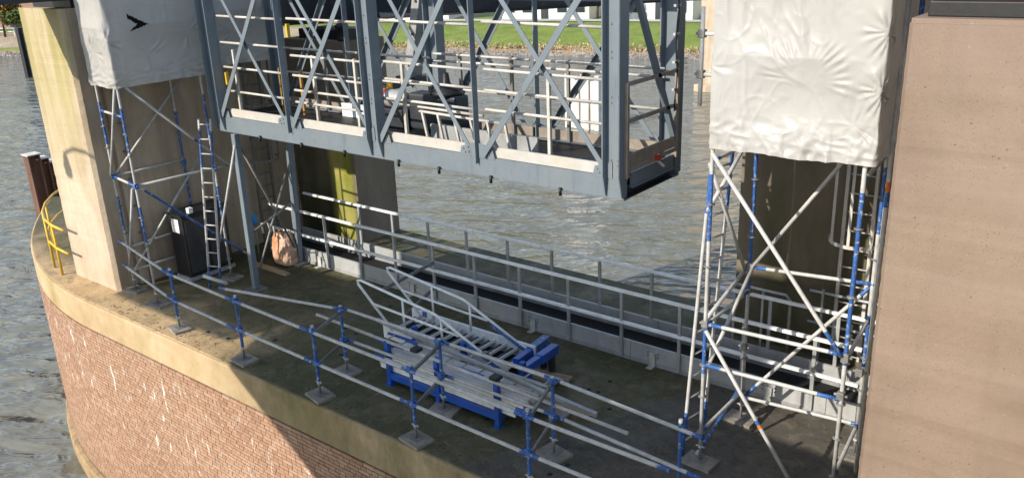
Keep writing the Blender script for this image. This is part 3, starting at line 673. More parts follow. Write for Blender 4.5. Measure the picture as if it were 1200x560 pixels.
# handrails
def rail(p0, p1, r=.021, mat='rail_white', name='handrail', parent=None): return MB().tube(p0, p1, r, 8).build(name, mat, parent or tr)
for i, hs in enumerate(((3.87, 4.30, 4.74, 5.20), (3.82, 4.02, 4.27, 4.60, 5.20), (4.06, 4.36, 4.62, 5.23), (4.06, 4.33, 4.62, 5.26))):
    for h in hs: rail((TX[i]+.1, TF+.10, h), (TX[i+1]-.06, TF+.10, h-.02))
for i in range(4):
    for h in ((4.03, 4.47, 4.58) if i > 1 else (4.05, 4.5)): rail((TX[i]+.05, TBK-.1, h), (TX[i+1]-.05, TBK-.1, h))
for x, y in ((-13.55, TF+.10), (-11.4, TF+.12), (-10.35, TF+.1), (-9.25, TBK-.1), (-8.2, TBK-.1), (-7.15, TBK-.1), (-6.35, TBK-.1), (-9.3, TF+.1), (-6.6, TF+.1), (-12.6, TBK-.1), (-11.2, TBK-.1)):
    MB().bar((x, y, TZ1-.03), (x, y, 4.62), .045, .045).build('rail_post', 'rail_white' if y < 9.5 else 'galv_dark', tr)
# the low guard with slanting balusters
rail((-9.62, TF+.22, 3.97), (-7.85, TF+.22, 3.93), .024); rail((-9.2, TF+.26, 3.88), (-7.5, TF+.26, 3.84))
for k in range(6): MB().bar((-9.1+k*.32, TF+.26, 3.87), (-9.0+k*.32, TF+.26, TZ1), .035, .035).build('baluster', 'rail_white', tr)
B((-9.3, TF+.62, TZ1-.02), (-7.2, TF+.66, TZ1+.2)).build('inner_toe_board', 'alu_grey', tr)
B((-12.0, TBK-.3, TZ1-.02), (-10.2, TBK-.25, TZ1+.22)).build('inner_toe_board', 'alu', tr)
# end railing on the right
xe = TX[4]+.15
for h in (4.12, 4.58): MB().bar((xe, TF+.02, h), (xe, TBK-.1, h), .03, .05).build('end_rail', 'toe_tan', tr)
B((xe-.012, TF+.03, 3.55), (xe+.012, TBK-.12, 3.70)).build('end_toe_board', 'toe_tan', tr)
B((xe+.016, TF+.03, 3.49), (xe+.03, TBK-.12, 3.545)).build('end_toe_board', 'toe_tan', tr)
for y in (TF+.03, TBK-.12): MB().bar((xe, y, 3.4), (xe, y, 4.6), .05, .05).build('end_post', 'toe_tan', tr)
m = MB(); m.box((xe-.03, TF+.16, 3.25), (xe-.01, TBK-.16, 3.44)).box((xe-.10, TF+.16, 3.245), (xe+.02, TBK-.16, 3.262)); m.build('end_beam', 'steel_blue', tr)
B((TX[4]-.3, TF+.145, TZ0-.012), (xe-.02, TBK-.145, TZ0+.006)).build('end_plate', 'steel_dark', tr)
diag((xe, TTOP-.1), (xe, 3.4), TF+.1, 1) if False else None
m = MB(); m.bar((xe-.02, TF+.1, TTOP-.2), (xe-.02, TBK-.1, 3.6), .07, .07, (1, 0, 0)); m.build('end_diagonal', 'steel_blue', tr)
m = MB(); m.tube((xe, TF+.75, 3.5), (xe+.16, TF+.72, 3.42), .018, 8); m.build('clamp_bolt', 'galv', tr); B((xe+.0, TF+.70, 3.49), (xe+.08, TF+.79, 3.55)).build('clamp', 'red_paint', tr)
# cables clipped to the right rear post
for k, dx in enumerate((-.05, .04)):
    pts = [(TX[4]+.16+dx*.3, TBK-.14-.03*math.sin(j*.9+k)-(.06 if k else 0), 6.0-j*.13) for j in range(16)]
    MB().path(pts, .009, 6).build('cable', 'black_plastic', tr)
for k in range(4): B((TX[4]+.132, TBK-.24, 5.4-.36*k), (TX[4]+.165, TBK-.1, 5.43-.36*k)).build('cable_clip', 'galv', tr)
# bolts on the big posts and drain stubs below the chord
for x in (TX[0], TX[2], TX[4]):
    for z in (3.55, 3.62, 3.98, 4.05, 4.35, 4.42, 4.9, 4.97, 5.3):
        for dx in (-.05, .05):
            if random.random() < .75: MB().tube((x+dx, TF-.02, z), (x+dx, TF-.008, z), .013, 6).build('bolt', 'galv_dark', tr)
for x in (-12.9, -11.75, -10.65, -9.4, -8.55, -7.55, -6.35): MB().tube((x, TF-.035, TZ0-.075), (x, TF-.035, TZ0+.03), .022, 8).build('drain_stub', 'steel_black', tr)
for x, y, z in ((-12.05, TF+.2, 5.0), (-13.85, TF+.1, 4.1)): B((x-.02, y-.03, z-.12), (x+.02, y+.03, z+.1)).build('tag_plate', 'yellow_paint', tr)

# machinery on the truss floor
t = thing('gear_motor', 'dark gear motor unit with pale drum on the truss floor', 'motor', (-10.3, 10.1, TZ1-.02))
B((-10.1, 9.95, TZ1-.02), (-9.05, 10.3, 3.98)).build('housing', 'steel_dark', t, .04)
MB().lathe((-9.35, 10.1, 3.98), [(.26, 0), (.26, .06), (.12, .12), (.07, .2), (.05, .34), (.02, .36)], 16).build('motor_hood', 'steel_black', t)
MB().lathe((-10.75, 9.95, 3.86), [(.02, 0), (.13, .0), (.15, .04), (.15, .5), (.12, .62), (.02, .64)], 18, axis='x').build('drum', 'alu_grey', t)
MB().lathe((-10.6, 9.95, 3.86), [(.155, 0), (.158, .02), (.158, .06), (.155, .08)], 18, axis='x').build('drum_band', 'red_paint', t)
B((-10.9, 9.85, TZ1-.02), (-10.1, 10.25, 3.70)).build('base_frame', 'steel_dark', t, .02)
MB().tube((-10.55, 10.0, 3.95), (-10.55, 10.0, 4.1), .05, 10).build('breather', 'yellow_paint', t)
for n_, x in enumerate((-13.35, -12.75)):
    o = MB().bar((x, 9.9, TZ1-.02), (x, 9.9, 4.2), .045, .045).build('marker_post', 'ochre', None)
    tag(o, ['orange yellow marker post nearest the left truss post', 'orange yellow marker post further from the left truss post'][n_], 'post', 'marker posts on the truss floor')

# legs under the left end of the truss
lg = thing('support_trestle', 'grey steel trestle with crossed braces carrying the left truss end', 'trestle', (-13.9, 9.7, 0))
for (x, y) in ((-13.68, 8.95), (-14.12, 10.38)):
    l = MB().bar((x, y, .03), (x-.02 if y < 9 else x+.1, y+.04, TZ0-.02), .115, .115, (0, 1, 0)).build('leg', 'steel_blue', lg, .015)
    B((x-.17, y-.17, .0), (x+.17, y+.17, .03)).build('base_plate', 'galv_dark', lg)
for a, b in (((-13.68, 9.02, .25), (-14.1, 10.3, 2.0)), ((-14.1, 10.3, .35), (-13.7, 9.05, 2.85)), ((-13.68, 9.02, 1.15), (-14.08, 10.3, 1.35))):
    MB().tube(a, b, .022, 8).build('brace', 'galv_dark', lg)
MB().tube((-13.66, 8.93, 2.9), (-14.3, 8.7, .95), .024, 8).build('brace', 'galv', lg)

# ------------------------------------------------------------------ scaffolds
def cuts(L, mode):
    if mode == 'ends': e = min(.4, random.uniform(.10, .26)/L); return [(e, 1), (1-e*random.uniform(.6, 1.3), 0), (1, 1)]
    if mode == 'mid': a = random.uniform(.15, .3); b = a+random.uniform(.25, .4); return [(a, 0), (b, 1), (1, 0)]
    if mode == 'low': a = random.uniform(.25, .45); return [(a, 1), (1, 0)]
    if mode == 'tip': return [(.88, 0), (1, 1)]
    if mode == 'blue': return [(.03, 0), (.96, 1), (1, 0)]
    if mode == 'band': a = random.uniform(.5, .6); return [(a, 0), (a+.03, 1), (a+.05, 2), (1, 0)]
    if mode == 'multi': return [(.18, 0), (.3, 1), (.48, 0), (.62, 1), (.85, 0), (1, 1)]
    return [(1, 0)]
def stube(parent, name, p0, p1, mode='none', r=.0242, sag=False):
    L = (Vector(p1)-Vector(p0)).length
    return MB().tube(p0, p1, r, 10, cuts(L, mode)).build(name, ['galv', 'tube_blue', 'orange_paint'], parent)
def rosette(parent, p): return MB().lathe((p[0], p[1], p[2]-.006), [(.028, -.01), (.029, 0), (.052, 0), (.052, .009), (.029, .009), (.028, .015)], 12).build('rosette', 'galv_dark', parent)
def coupler(parent, p, blue=False):
    m = MB(); m.box((p[0]-.04, p[1]-.04, p[2]-.045), (p[0]+.04, p[1]+.04, p[2]+.045)); m.tube((p[0]-.075, p[1], p[2]), (p[0]+.075, p[1], p[2]), .018, 8)
    return m.build('coupler', 'tube_blue' if blue else 'galv_dark', parent, .008)
def jack(parent, x, y, sole=True):
    MB().tube((x, y, .05), (x, y, .32), .018, 8).build('jack_spindle', 'galv_dark', parent)
    m = MB(); m.tube((x-.06, y, .24), (x+.06, y, .24), .010, 6).lathe((x, y, .225), [(.03, 0), (.03, .03)], 8); m.build('jack_nut', 'galv', parent)
    B((x-.075, y-.075, .04), (x+.075, y+.075, .048)).build('base_plate', 'galv_dark', parent)
    if sole: a = random.uniform(-.25, .25); m = MB(); obox(m, (x, y), a, -.2, .2, -.15, .15, 0.0, .04); m.build('sole_board', 'wood_grey', parent)

# right scaffold tower
RX0, RX1, RY0, RY1 = -4.0, -2.37, 8.57, 9.80
rs = thing('scaffold_tower', 'scaffold tower of blue and grey tubes beside the right pillar', 'scaffold', (-3.2, 9.2, 0))
stds = [(RX0, RY0, 'multi'), (RX0, RY1, 'mid'), (RX1, RY0, 'mid'), (RX1-.12, RY1, 'multi')]
for x, y, md in stds:
    stube(rs, 'standard', (x, y, .25), (x, y, 5.9), md); jack(rs, x, y)
    for z in (.45, .95, 1.38, 1.9, 2.65, 3.4): rosette(rs, (x, y, z))
for z in (1.38, 1.92): stube(rs, 'ledger', (RX0, RY0, z), (RX1, RY0, z+.05), 'ends')
for z in (.36, 2.24): stube(rs, 'ledger', (RX0, RY1, z), (RX1-.1, RY1, z+.1), 'ends')
for z in (.45, 1.9, 3.9): stube(rs, 'transom', (RX0, RY0, z), (RX0, RY1, z), 'ends'); stube(rs, 'transom', (RX1, RY0, z), (RX1-.12, RY1, z), 'ends')
stube(rs, 'brace', (RX0+.02, RY0-.05, 4.0), (RX1-.03, RY0-.05, 1.97), 'tip'); 
stube(rs, 'brace', (RX0+.03, RY0-.05, 1.86), (RX1-.35, RY0-.05, -.0+.06), 'band')
stube(rs, 'brace', (RX1-.45, RY1-.03, 3.95), (RX0+.05, RY1-.03, 2.26), 'none'); stube(rs, 'brace', (RX1-.14, RY1+.05, 2.3), (RX0+.05, RY1+.05, .4), 'ends')
stube(rs, 'brace', (RX0-.05, RY0+.05, 3.85), (RX0-.05, RY1-.02, 2.2), 'none'); stube(rs, 'brace', (RX0-.05, RY1, 2.2), (RX0-.05, RY0+.04, 1.9), 'none')
stube(rs, 'brace', (RX0-.05, RY1, .45), (RX0-.05, RY0+.02, .0+.1), 'blue'); stube(rs, 'brace', (RX0-.05, RY0+.04, 3.3), (RX0-.05, RY1, 4.0), 'none'); stube(rs, 'brace', (RX0+.05, RY0+.05, 1.4), (RX0+.05, RY1-.03, 2.24), 'none')
stube(rs, 'tie_tube', (RX1+.12, RY0+.45, .3), (RX1+.12, RY0+.45, 5.8), 'band'); stube(rs, 'tie_tube', (RX1+.16, RY0+.8, .3), (RX1+.16, RY0+.8, 5.8), 'multi')
for p in ((RX1, RY0-.03, 1.5), (RX0, RY1-.03, 1.12), (RX1, RY0, 1.95), (RX0, RY0, 1.92), (RX0, RY1, 2.25), (RX1+.05, RY0+.42, 1.6)): coupler(rs, p, random.random() < .4)
# short standard with two couplers sticking out left of the sheeting
stube(rs, 'standard', (-4.36, 8.95, 4.42), (-4.36, 8.95, 5.52), 'none', .026)
for z in (4.78, 5.23): stube(rs, 'tie_tube', (-4.40, 8.95, z), (-3.9, 8.95, z), 'none'); coupler(rs, (-4.36, 8.95, z))

def ladder(name, label, base, top, wdir, width, n, mats, blue_to=.35):
    t = thing(name, label, 'ladder', base); wv = Vector(wdir).normalized()*(width/2); b = Vector(base); tp = Vector(top)
    for sg in (-1, 1): MB().tube(b+wv*sg, tp+wv*sg, .024, 8, [(.13, 1), (.72, 0), (.93, 1), (1, 0)] if blue_to else [(1, 0)]).build('stile', mats, t)
    for k in range(n):
        p = b.lerp(tp, (k+.6)/n); MB().tube(p-wv, p+wv, .014, 6).build('rung', mats, t)
    return t
ladder('scaffold_ladder', 'blue and grey ladder leaning on the left side of the right scaffold', (-4.22, 8.80, .02), (-4.2, 9.35, 4.35), (.20, 1, 0), .40, 15, ['galv', 'tube_blue'])

# left scaffold tower
LX0, LX1, LY0, LY1 = -15.72, -14.64, 7.48, 9.05
ls = thing('scaffold_tower', 'scaffold tower beside the left pillar and black cabinet', 'scaffold', (-15.2, 8.3, 0))
for x, y, md in ((LX0, LY0+.1, 'multi'), (LX1, LY0-.06, 'multi'), (LX0, LY1, 'mid'), (LX1, LY1, 'multi')):
    stube(ls, 'standard', (x, y, .25), (x, y, 5.9), md); jack(ls, x, y)
    for z in (.42, 1.2, 1.75, 2.9, 3.3): rosette(ls, (x, y, z))
for z in (2.34, 3.6): stube(ls, 'transom', (LX0, LY0+.1, z), (LX1, LY0-.06, z), 'ends')
stube(ls, 'ledger', (LX0, LY0+.1, 2.34), (LX0, LY1, 2.34), 'none'); stube(ls, 'ledger', (LX1, LY0, 2.34), (LX1, LY1+.5, 2.3), 'none'); stube(ls, 'ledger', (LX0, LY0+.1, .9), (LX0, LY1+.3, .95), 'none'); stube(ls, 'ledger', (LX0, LY0+.1, 0.42), (LX0, LY1, .42), 'none')
stube(ls, 'brace', (LX1+.04, LY0+.08, 4.09), (LX1+.04, LY1+.4, 2.2), 'band'); stube(ls, 'brace', (LX0, LY1+.25, 3.95), (LX0, LY0+.15, 2.36), 'none')
stube(ls, 'brace', (LX1+.04, LY0, 2.3), (LX1+.04, LY1+.4, .42), 'blue'); stube(ls, 'brace', (LX0+.05, LY1+.3, 2.3), (LX0+.1, LY0+.1, .45), 'none')
stube(ls, 'brace', (LX0+.02, LY0+.04, 2.36), (LX1-.02, LY0-.1, 4.1), 'none'); stube(ls, 'brace', (LX0+.03, LY0+.03, .45), (LX1-.06, LY0-.1, 2.3), 'none')
B((-14.86, 7.62, 4.8), (-14.82, 8.35, 5.5)).build('dark_backing', 'black_floor', ls)  # black board added so the torn hole looks dark inside
for p in ((LX0, LY0+.1, 2.34), (LX1, LY0-.06, 2.34), (LX1, LY1, 2.3), (LX0, LY1, 2.3)): coupler(ls, p, True)
ladder('scaffold_ladder', 'narrow grey ladder with blue foot standing beside the left scaffold', (-14.42, 8.52, .02), (-14.35, 8.82, 3.35), (1, .35, 0), .26, 12, ['galv', 'tube_blue'])

# guard rail scaffold along the pier edge
gs = thing('guardrail_scaffold', 'long blue and grey tube guard rail along the pier edge', 'guard rail', (-9.3, 7.2, 0))
FPX = [-13.29, -11.27, -9.33, -7.31, -5.37]; FY = [7.05, 6.97, 6.92, 6.88, 6.84]
BPX = [-9.57, -7.52, -5.6]; BY = 7.66
for x, y in zip(FPX, FY): stube(gs, 'post', (x, y, .2), (x, y, 1.16), 'blue'); jack(gs, x, y)
for x in BPX: stube(gs, 'post', (x, BY, .2), (x, BY, 1.14), 'blue'); jack(gs, x, BY)
for z in (1.08, .58):
    pts = [(LX0, LY0-.05, z+.02)]+[(x, y-.045, z) for x, y in zip(FPX, FY)]+[(-3.5, 6.80, z)]
    for a, b in zip(pts[:-1], pts[1:]): stube(gs, 'rail', a, b, 'ends')
for z in (1.08, .56):
    pts = [(x, BY+.04, z) for x in BPX]+[(-3.5, 7.54, z)]
    for a, b in zip(pts[:-1], pts[1:]): stube(gs, 'rail', a, b, 'ends')
stube(gs, 'rail', (FPX[1]-.5, FY[1]+.05, 1.15), (BPX[0], BY-.04, 1.1), 'ends')
for xf, yf, xb in zip(FPX[2:], FY[2:], BPX):
    for z in (1.03, .52): MB().bar((xf, yf+.03, z), (xb, BY-.03, z), .03, .05).build('transom', 'galv_dark', gs)
for x, y in list(zip(FPX, FY))+[(x, BY) for x in BPX]:
    for z in (1.08, .57): coupler(gs, (x, y-.01, z), True)
stube(gs, 'post', (-3.78, 7.57, .2), (-3.78, 7.57, 1.2), 'blue'); jack(gs, -3.78, 7.57)
MB().tube((-12.35, 7.12, 1.2), (-11.9, 7.25, 1.12), .03, 8).build('swivel_clamp', 'galv', gs)

# ------------------------------------------------------------------ plastic sheeting
def sheet(name, label, x0, x1, y0, y1, z0, z1, anchors, seed, hole=None, nu=300, nz=130, amp=1.0):
    rc = .07; per = []
    def seg(a, b, n, nrm_):
        for i in range(n): per.append((*lerp(a, b, i/n), *nrm_))
    W, D = x1-x0, y1-y0; tot = 2*(W+D)
    for (a, b, nn) in (((x0, y0), (x1, y0), (0, -1)), ((x1, y0), (x1, y1), (1, 0)), ((x1, y1), (x0, y1), (0, 1)), ((x0, y1), (x0, y0), (-1, 0))):
        L = math.hypot(b[0]-a[0], b[1]-a[1]); n = int(nu*L/tot); cx, cy = math.copysign(1, b[0]-a[0]) if abs(b[0]-a[0]) > 0 else 0, 0
        for i in range(n):
            t = i/n; x, y = lerp(a, b, t); e0, e1 = t*L, (1-t)*L; nx, ny = nn
            tx, ty = (b[0]-a[0])/L, (b[1]-a[1])/L
            if e0 < rc: w_ = (1-e0/rc)*.5; nx, ny = nx*(1-w_)-tx*w_, ny*(1-w_)-ty*w_; 
            if e1 < rc: w_ = (1-e1/rc)*.5; nx, ny = nx*(1-w_)+tx*w_, ny*(1-w_)+ty*w_
            ee = min(e0, e1); pull = -.025*(1-ee/rc)**2 if ee < rc else 0
            per.append((x, y, nx, ny, min(e0, e1)/max(L, .1), pull))
    n = len(per); m = MB(); vs = []; sv = Vector((seed*7.3, seed*3.1, seed*1.7)); keep = []
    for j in range(nz+1):
        f = j/nz; z = z0+(z1-z0)*f
        for i, (x, y, nx, ny, ce, pull) in enumerate(per):
            P = Vector((x, y, z))+sv
            sag = -.10*math.sin(math.pi*min(1, ce*2)*.5)*math.sin(math.pi*((z-z0) % 1.0))*.55
            r1 = 1-abs(noise.noise(Vector((P.x*1.1, P.y*1.1, P.z*.55))))*2; r2_ = 1-abs(noise.noise(Vector((P.x*3.1+noise.noise(P)*1.2, P.y*3.1, P.z*1.2+5))))*2
            r3 = 1-abs(noise.noise(Vector((P.x*7+noise.noise(P*2)*1.5, P.y*7, P.z*4.2+9))))*2
            bot = max(0, 1-f*(z1-z0)/.42)
            r4 = 1-abs(noise.noise(Vector((P.x*6+noise.noise(P*3), P.y*6, P.z*11))))*2
            msk = max(0, min(1, .5+1.8*noise.noise(P*1.15+Vector((4, 4, 4))))); edge_ = max(0, 1-ce*5); cz_ = noise.noise(Vector((P.x*3.0+P.z*.8+noise.noise(P*.9)*.8, P.y*3.0, P.z*1.0))); cz2 = noise.noise(Vector((P.x*4.6+7+noise.noise(P*1.7), P.y*4.6, P.z*3.4))); d = sag+.020*r1+.011*max(0, 1-abs(cz_)*8)**2*msk+.007*max(0, 1-abs(cz2)*7)**2*msk+msk*(.018*r2_*abs(r2_)+.006*r3)+edge_*.012*r2_+bot*(.028*r4+.012*r3)
            for ax, ay, az_, k, A, Rr in anchors:
                hx = (x-ax)*(1 if abs(ny) > .5 else 0)+(y-ay)*(1 if abs(nx) > .5 else 0); vz = z-az_
                rr = math.sqrt((x-ax)**2+(y-ay)**2+vz*vz)
                if k > 20:
                    th = math.atan2(vz, hx+1e-6)
                    if th > -.3 and rr < 1.2: d += A*math.sin(k*th+6*noise.noise(Vector((th*1.5, 1, rr*1.5))))*math.exp(-((rr-Rr)/(Rr*.28))**2)*(.6+.8*noise.noise(Vector((th*2, 5, 1))))
                elif rr < Rr*3: th = math.atan2(vz, hx+1e-6); d += A*math.sin(k*th+5*noise.noise(Vector((th*1.3, k, rr*2+seed))))*math.exp(-((rr-Rr*.6)/(Rr*.6))**2)*max(0, .35+noise.noise(Vector((th*.9+seed, k*2.0, 0)))*1.6)
            d *= amp
            zo = z+(0 if j else .03*noise.noise(Vector((P.x*2, P.y*2, 3)))-.015)
            ins = .035*bot*bot
            vs.append((x+nx*(d-ins+pull), y+ny*(d-ins+pull), zo))
    fs = []
    for j in range(nz):
        for i in range(n):
            i2 = (i+1) % n; x, y = per[i][0], per[i][1]; z = z0+(z1-z0)*(j+.5)/nz
            if hole and hole(x, y, z): continue
            fs.append((j*n+i, j*n+i2, (j+1)*n+i2, (j+1)*n+i))
    m.add(vs, fs, 0, True); m.add([vs[nz*n+i] for i in range(n)], [tuple(range(n))])
    o = m.build(name, 'shrink_wrap'); tag(o, label, 'sheeting'); return o
sheet('plastic_sheeting', 'white plastic sheeting wrapped round the right scaffold', -4.02, -2.26, 8.50, 9.92, 4.08, 6.4,
      [(-2.26, 8.5, 5.35, 13, .03, .2), (-2.26, 8.5, 4.8, 13, .034, .2), (-4.02, 8.5, 4.95, 8, .02, .2), (-3.0, 8.5, 4.85, 30, .010, .36), (-2.5, 8.5, 4.45, 9, .012, .2)], 1.0, None, 440, 190)
def tear(x, y, z):   # the torn triangular flap
    if x < -14.8: return False
    a = (y-7.80)/.36; b = (z-5.16)/.17
    return 0 < a < 1 and abs(b+.3*a-.1) < (1.0-a)*.9 and not (a < .42 and abs(b+.1) < (.42-a)*1.6)
sheet('plastic_sheeting', 'white plastic sheeting with a torn hole wrapped round the left scaffold', -15.50, -14.60, 7.38, 9.3, 4.12, 6.4,
      [(-14.6, 8.1, 4.6, 9, .016, .3), (-14.6, 7.38, 4.9, 7, .02, .2), (-14.6, 8.9, 4.9, 9, .016, .3), (-15.2, 7.38, 4.7, 7, .02, .25)], 2.0, tear)
sheet('plastic_sheeting', 'greyish plastic sheeting behind the left end of the truss', -15.6, -14.75, 9.42, 10.75, 4.2, 6.4, [(-14.75, 10.0, 4.8, 9, .016, .3)], 3.0, None, 200, 90)

# ------------------------------------------------------------------ gangway along the pier
gw = thing('gangway', 'aluminium gangway with double handrails running along the pier', 'gangway', (-9, 11, 0))
GY0, GY1, GX0, GX1 = 10.53, 11.42, -15.3, -2.7
for y, mt in ((GY0, 'alu_dull'), (GY1, 'alu_dull')):
    m = MB(); x = GX0
    while x < GX1-.1:
        e = min(x+3.05, GX1); B((x+.004, y-.02, .03), (e-.004, y+.02, .315)).build('side_board', mt, gw); B((x+.004, y-.035, .0), (e-.004, y-.021, .06)).build('side_lip', 'alu_grey', gw); x += 3.05
B((GX0, GY0+.03, .008), (GX1, GY1-.03, .022)).build('floor', 'black_floor', gw)
for k in range(13):
    x = -14.3+k*1.0
    for y in (GY0-.05, GY1+.0): 
        if y > 11 and k < 1: continue
        MB().bar((x, y, .03), (x, y, 1.12), .05, .035).build('rail_post', 'alu_grey', gw)
for y in (GY0-.05, GY1):
    for z in ((1.14, .62) if y < 11 else (1.14, )):
        x = GX0+.2
        while x < GX1: e = min(x+3.1, GX1); MB().bar((x, y-.005, z), (e, y-.005, z), .055, .045).build('handrail', 'alu', gw, .006); x += 3.1
for x in (-13.6, -10.9, -8.05, -5.75, -3.9):
    m = MB(); m.box((x-.05, GY0-.16, 0.0), (x+.05, GY0-.04, .012)).box((x-.05, GY0-.052, .012), (x+.05, GY0-.04, .22)); m.build('bracket', 'galv', gw)
    for dx in (-.09, .09):
        for z in (.16, .22): MB().tube((x+dx, GY0-.035, z), (x+dx, GY0-.02, z), .012, 6).build('bolt', 'galv_dark', gw)
MB().bar((-10.28, 9.2, .70), (-10.28, GY0-.07, .78), .04, .05).build('stay', 'galv_dark', gw); MB().bar((-10.2, 9.5, .06), (-10.28, GY0-.07, .30), .04, .05).build('stay', 'galv_dark', gw)
# return railing at the right end
rr = thing('return_railing', 'grey railing with rounded corner behind the right scaffold', 'railing', (-4.3, 11.6, 0))
MB().path([(-4.95, 11.62, 1.16), (-4.15, 11.62, 1.16), (-4.08, 11.62, 1.08), (-4.08, 11.62, .02)], .024, 8).build('rail', 'alu_grey', rr)
MB().bar((-4.5, 11.62, .02), (-4.5, 11.62, 1.15), .035, .035).build('post', 'alu_grey', rr); MB().bar((-4.95, 11.62, .02), (-4.95, 11.62, 1.15), .035, .035).build('post', 'alu_grey', rr)
for h in (.6, 1.1): MB().tube((-3.9, 11.9, h+.1), (-2.2, 11.9, h+.1), .022, 8).build('rail', 'alu_grey', rr)
for x in (-3.7, -2.9): MB().bar((x, 11.9, .02), (x, 11.9, 1.25), .035, .035).build('post', 'alu_grey', rr)

# caged ladders on the pillars
def cage(label, c, axis, z0, z1, r, mat):
    t = thing('caged_ladder', label, 'ladder', (c[0], c[1], z0)); cx, cy = c
    for h in [z0+k*(z1-z0)/3 for k in range(4)]:
        pts = []
        for k in range(13):
            a = math.pi*k/12
            pts.append((cx+r*math.cos(a), cy-r*1.1*math.sin(a), h) if axis == 'y' else (cx+r*1.1*math.sin(a), cy+r*math.cos(a), h))
        m = MB()
        for a, b in zip(pts[:-1], pts[1:]): m.bar(a, b, .012, .05)
        m.build('hoop', mat, t)
    for k in (3, 6, 9):
        a = math.pi*k/12; p = (cx+r*math.cos(a), cy-r*1.1*math.sin(a)) if axis == 'y' else (cx+r*1.1*math.sin(a), cy+r*math.cos(a))
        MB().bar((*p, z0), (*p, z1), .04, .012).build('cage_bar', mat, t)
    for sg in (-1, 1):
        p = (cx+sg*.2, cy) if axis == 'y' else (cx, cy+sg*.2); MB().bar((*p, z0-1.9 if z0 > 1.5 else .05), (*p, z1), .05, .05).build('stile', mat, t)
    n = int((z1-.2)/.28)
    for k in range(n):
        h = .2+k*.28; a = (cx-.2, cy, h) if axis == 'y' else (cx, cy-.2, h); b = (cx+.2, cy, h) if axis == 'y' else (cx, cy+.2, h); MB().tube(a, b, .013, 6).build('rung', mat, t)
cage('caged ladder on the dark pillar behind the right scaffold', (-3.35, 12.08), 'y', 2.05, 6.0, .38, 'rail_white')
cage('caged ladder in the shade behind the left trestle', (-15.8, 10.95), 'x', 1.95, 5.6, .36, 'galv_dark')

# ------------------------------------------------------------------ things left of the deck
t = thing('cabinet', 'black cabinet with white label standing by the left pillar', 'cabinet', (-15.4, 8.75, 0))
B((-15.62, 8.45, .10), (-15.12, 9.45, 1.38)).build('body', 'black_plastic', t, .02)
B((-15.60, 8.43, .02), (-15.10, 9.47, .10)).build('plinth', 'alu_grey', t)
B((-15.66, 8.40, 1.38), (-15.08, 9.5, 1.41)).build('lid', 'black_plastic', t, .008)
for y0_ in (8.49, 8.98): B((-15.122, y0_, .18), (-15.108, y0_+.44, 1.3)).build('door_panel', 'charcoal', t, .006)
B((-15.50, 8.444, 1.02), (-15.26, 8.449, 1.30)).build('paper_label', 'white_paint', t)
B((-15.2, 8.62, 1.41), (-15.1, 8.72, 1.52)).build('lamp', 'white_paint', t, .01)
MB().bar((-15.12, 9.12, .5), (-15.10, 9.12, .9), .015, .03).build('handle', 'galv_dark', t)
t = thing('rubble_sack', 'orange and white plastic sack slumped against the gangway', 'sack', (-14.2, 10.2, 0))
vs = []; fs = []; n1, n2 = 44, 24
for j in range(n2+1):
    f = j/n2
    for i in range(n1):
        a = 2*math.pi*i/n1; e = .55
        cx = math.copysign(abs(math.cos(a))**e, math.cos(a)); cy = math.copysign(abs(math.sin(a))**e, math.sin(a))
        w_ = 1-.25*f**3+.08*math.sin(3*f); P = Vector((cx, cy, f*3))
        d = 1+.10*noise.noise(P*1.7)+.06*noise.noise(P*4)
        d += .10*(1-abs(noise.noise(Vector((P.x*3, P.y*3, P.z*.8+4))))*2); vs.append((-14.36+.24*cx*w_*d, 10.22+.16*cy*w_*d, .02+.66*f+.10*noise.noise(P*2)*f))
for j in range(n2):
    for i in range(n1): fs.append((j*n1+i, j*n1+(i+1) % n1, (j+1)*n1+(i+1) % n1, (j+1)*n1+i))
fs.append(tuple(range(n1))[::-1]); fs.append(tuple(n2*n1+i for i in range(n1)))
MB().add(vs, fs, 0, True).build('bag', 'sack', t)
for sx in (-1, 1): MB().path([(-14.45+sx*.2, 9.95, .7), (-14.45+sx*.2, 9.93, .92), (-14.45+sx*.05, 9.98, .95), (-14.45+sx*.02, 10.0, .75)], .018, 6).build('loop', 'toe_white', t)
o = B((-14.9, 9.72, .0), (-13.75, 9.84, .055)).build('plank', 'wood', None, .006); tag(o, 'pale wooden plank lying in front of the orange sack', 'plank')
t = thing('tarpaulin_bundle', 'bright blue plastic bundle tied behind the left trestle leg', 'bundle', (-15.0, 10.0, .75))
vs = []; fs = []
for j in range(7):
    for i in range(12):
        a = 2*math.pi*i/12; ph = math.pi*j/6; P = Vector((math.cos(a)*math.sin(ph), math.sin(a)*math.sin(ph), math.cos(ph))); d = 1+.35*noise.noise(P*2.3)
        vs.append((-14.95+.06*P.x*d, 9.98+.06*P.y*d, .93+.13*P.z*d))
for j in range(6):
    for i in range(12): fs.append((j*12+i, j*12+(i+1) % 12, (j+1)*12+(i+1) % 12, (j+1)*12+i))
MB().add(vs, fs, 0, True).build('bundle', 'blue_bag', t); MB().path([(-14.95, 9.98, .78), (-14.96, 9.98, .4), (-14.97, 9.98, .02)], .02, 6).build('stake', 'galv_dark', t)
t = thing('yellow_railing', 'yellow curved tube railing at the pier nose beside the left pillar', 'railing', (-18.5, 7.8, 0))
top = [(-17.3, 7.12, 1.1), (-17.9, 7.16, 1.1), (-18.5, 7.28, 1.1), (-19.1, 7.52, 1.1), (-19.7, 7.85, 1.1), (-20.3, 8.3, 1.1), (-20.8, 8.8, 1.1)]
for dz in (0, -.5): MB().path([(x, y, z+dz) for x, y, z in top], .028, 8).build('rail', 'yellow_paint', t)
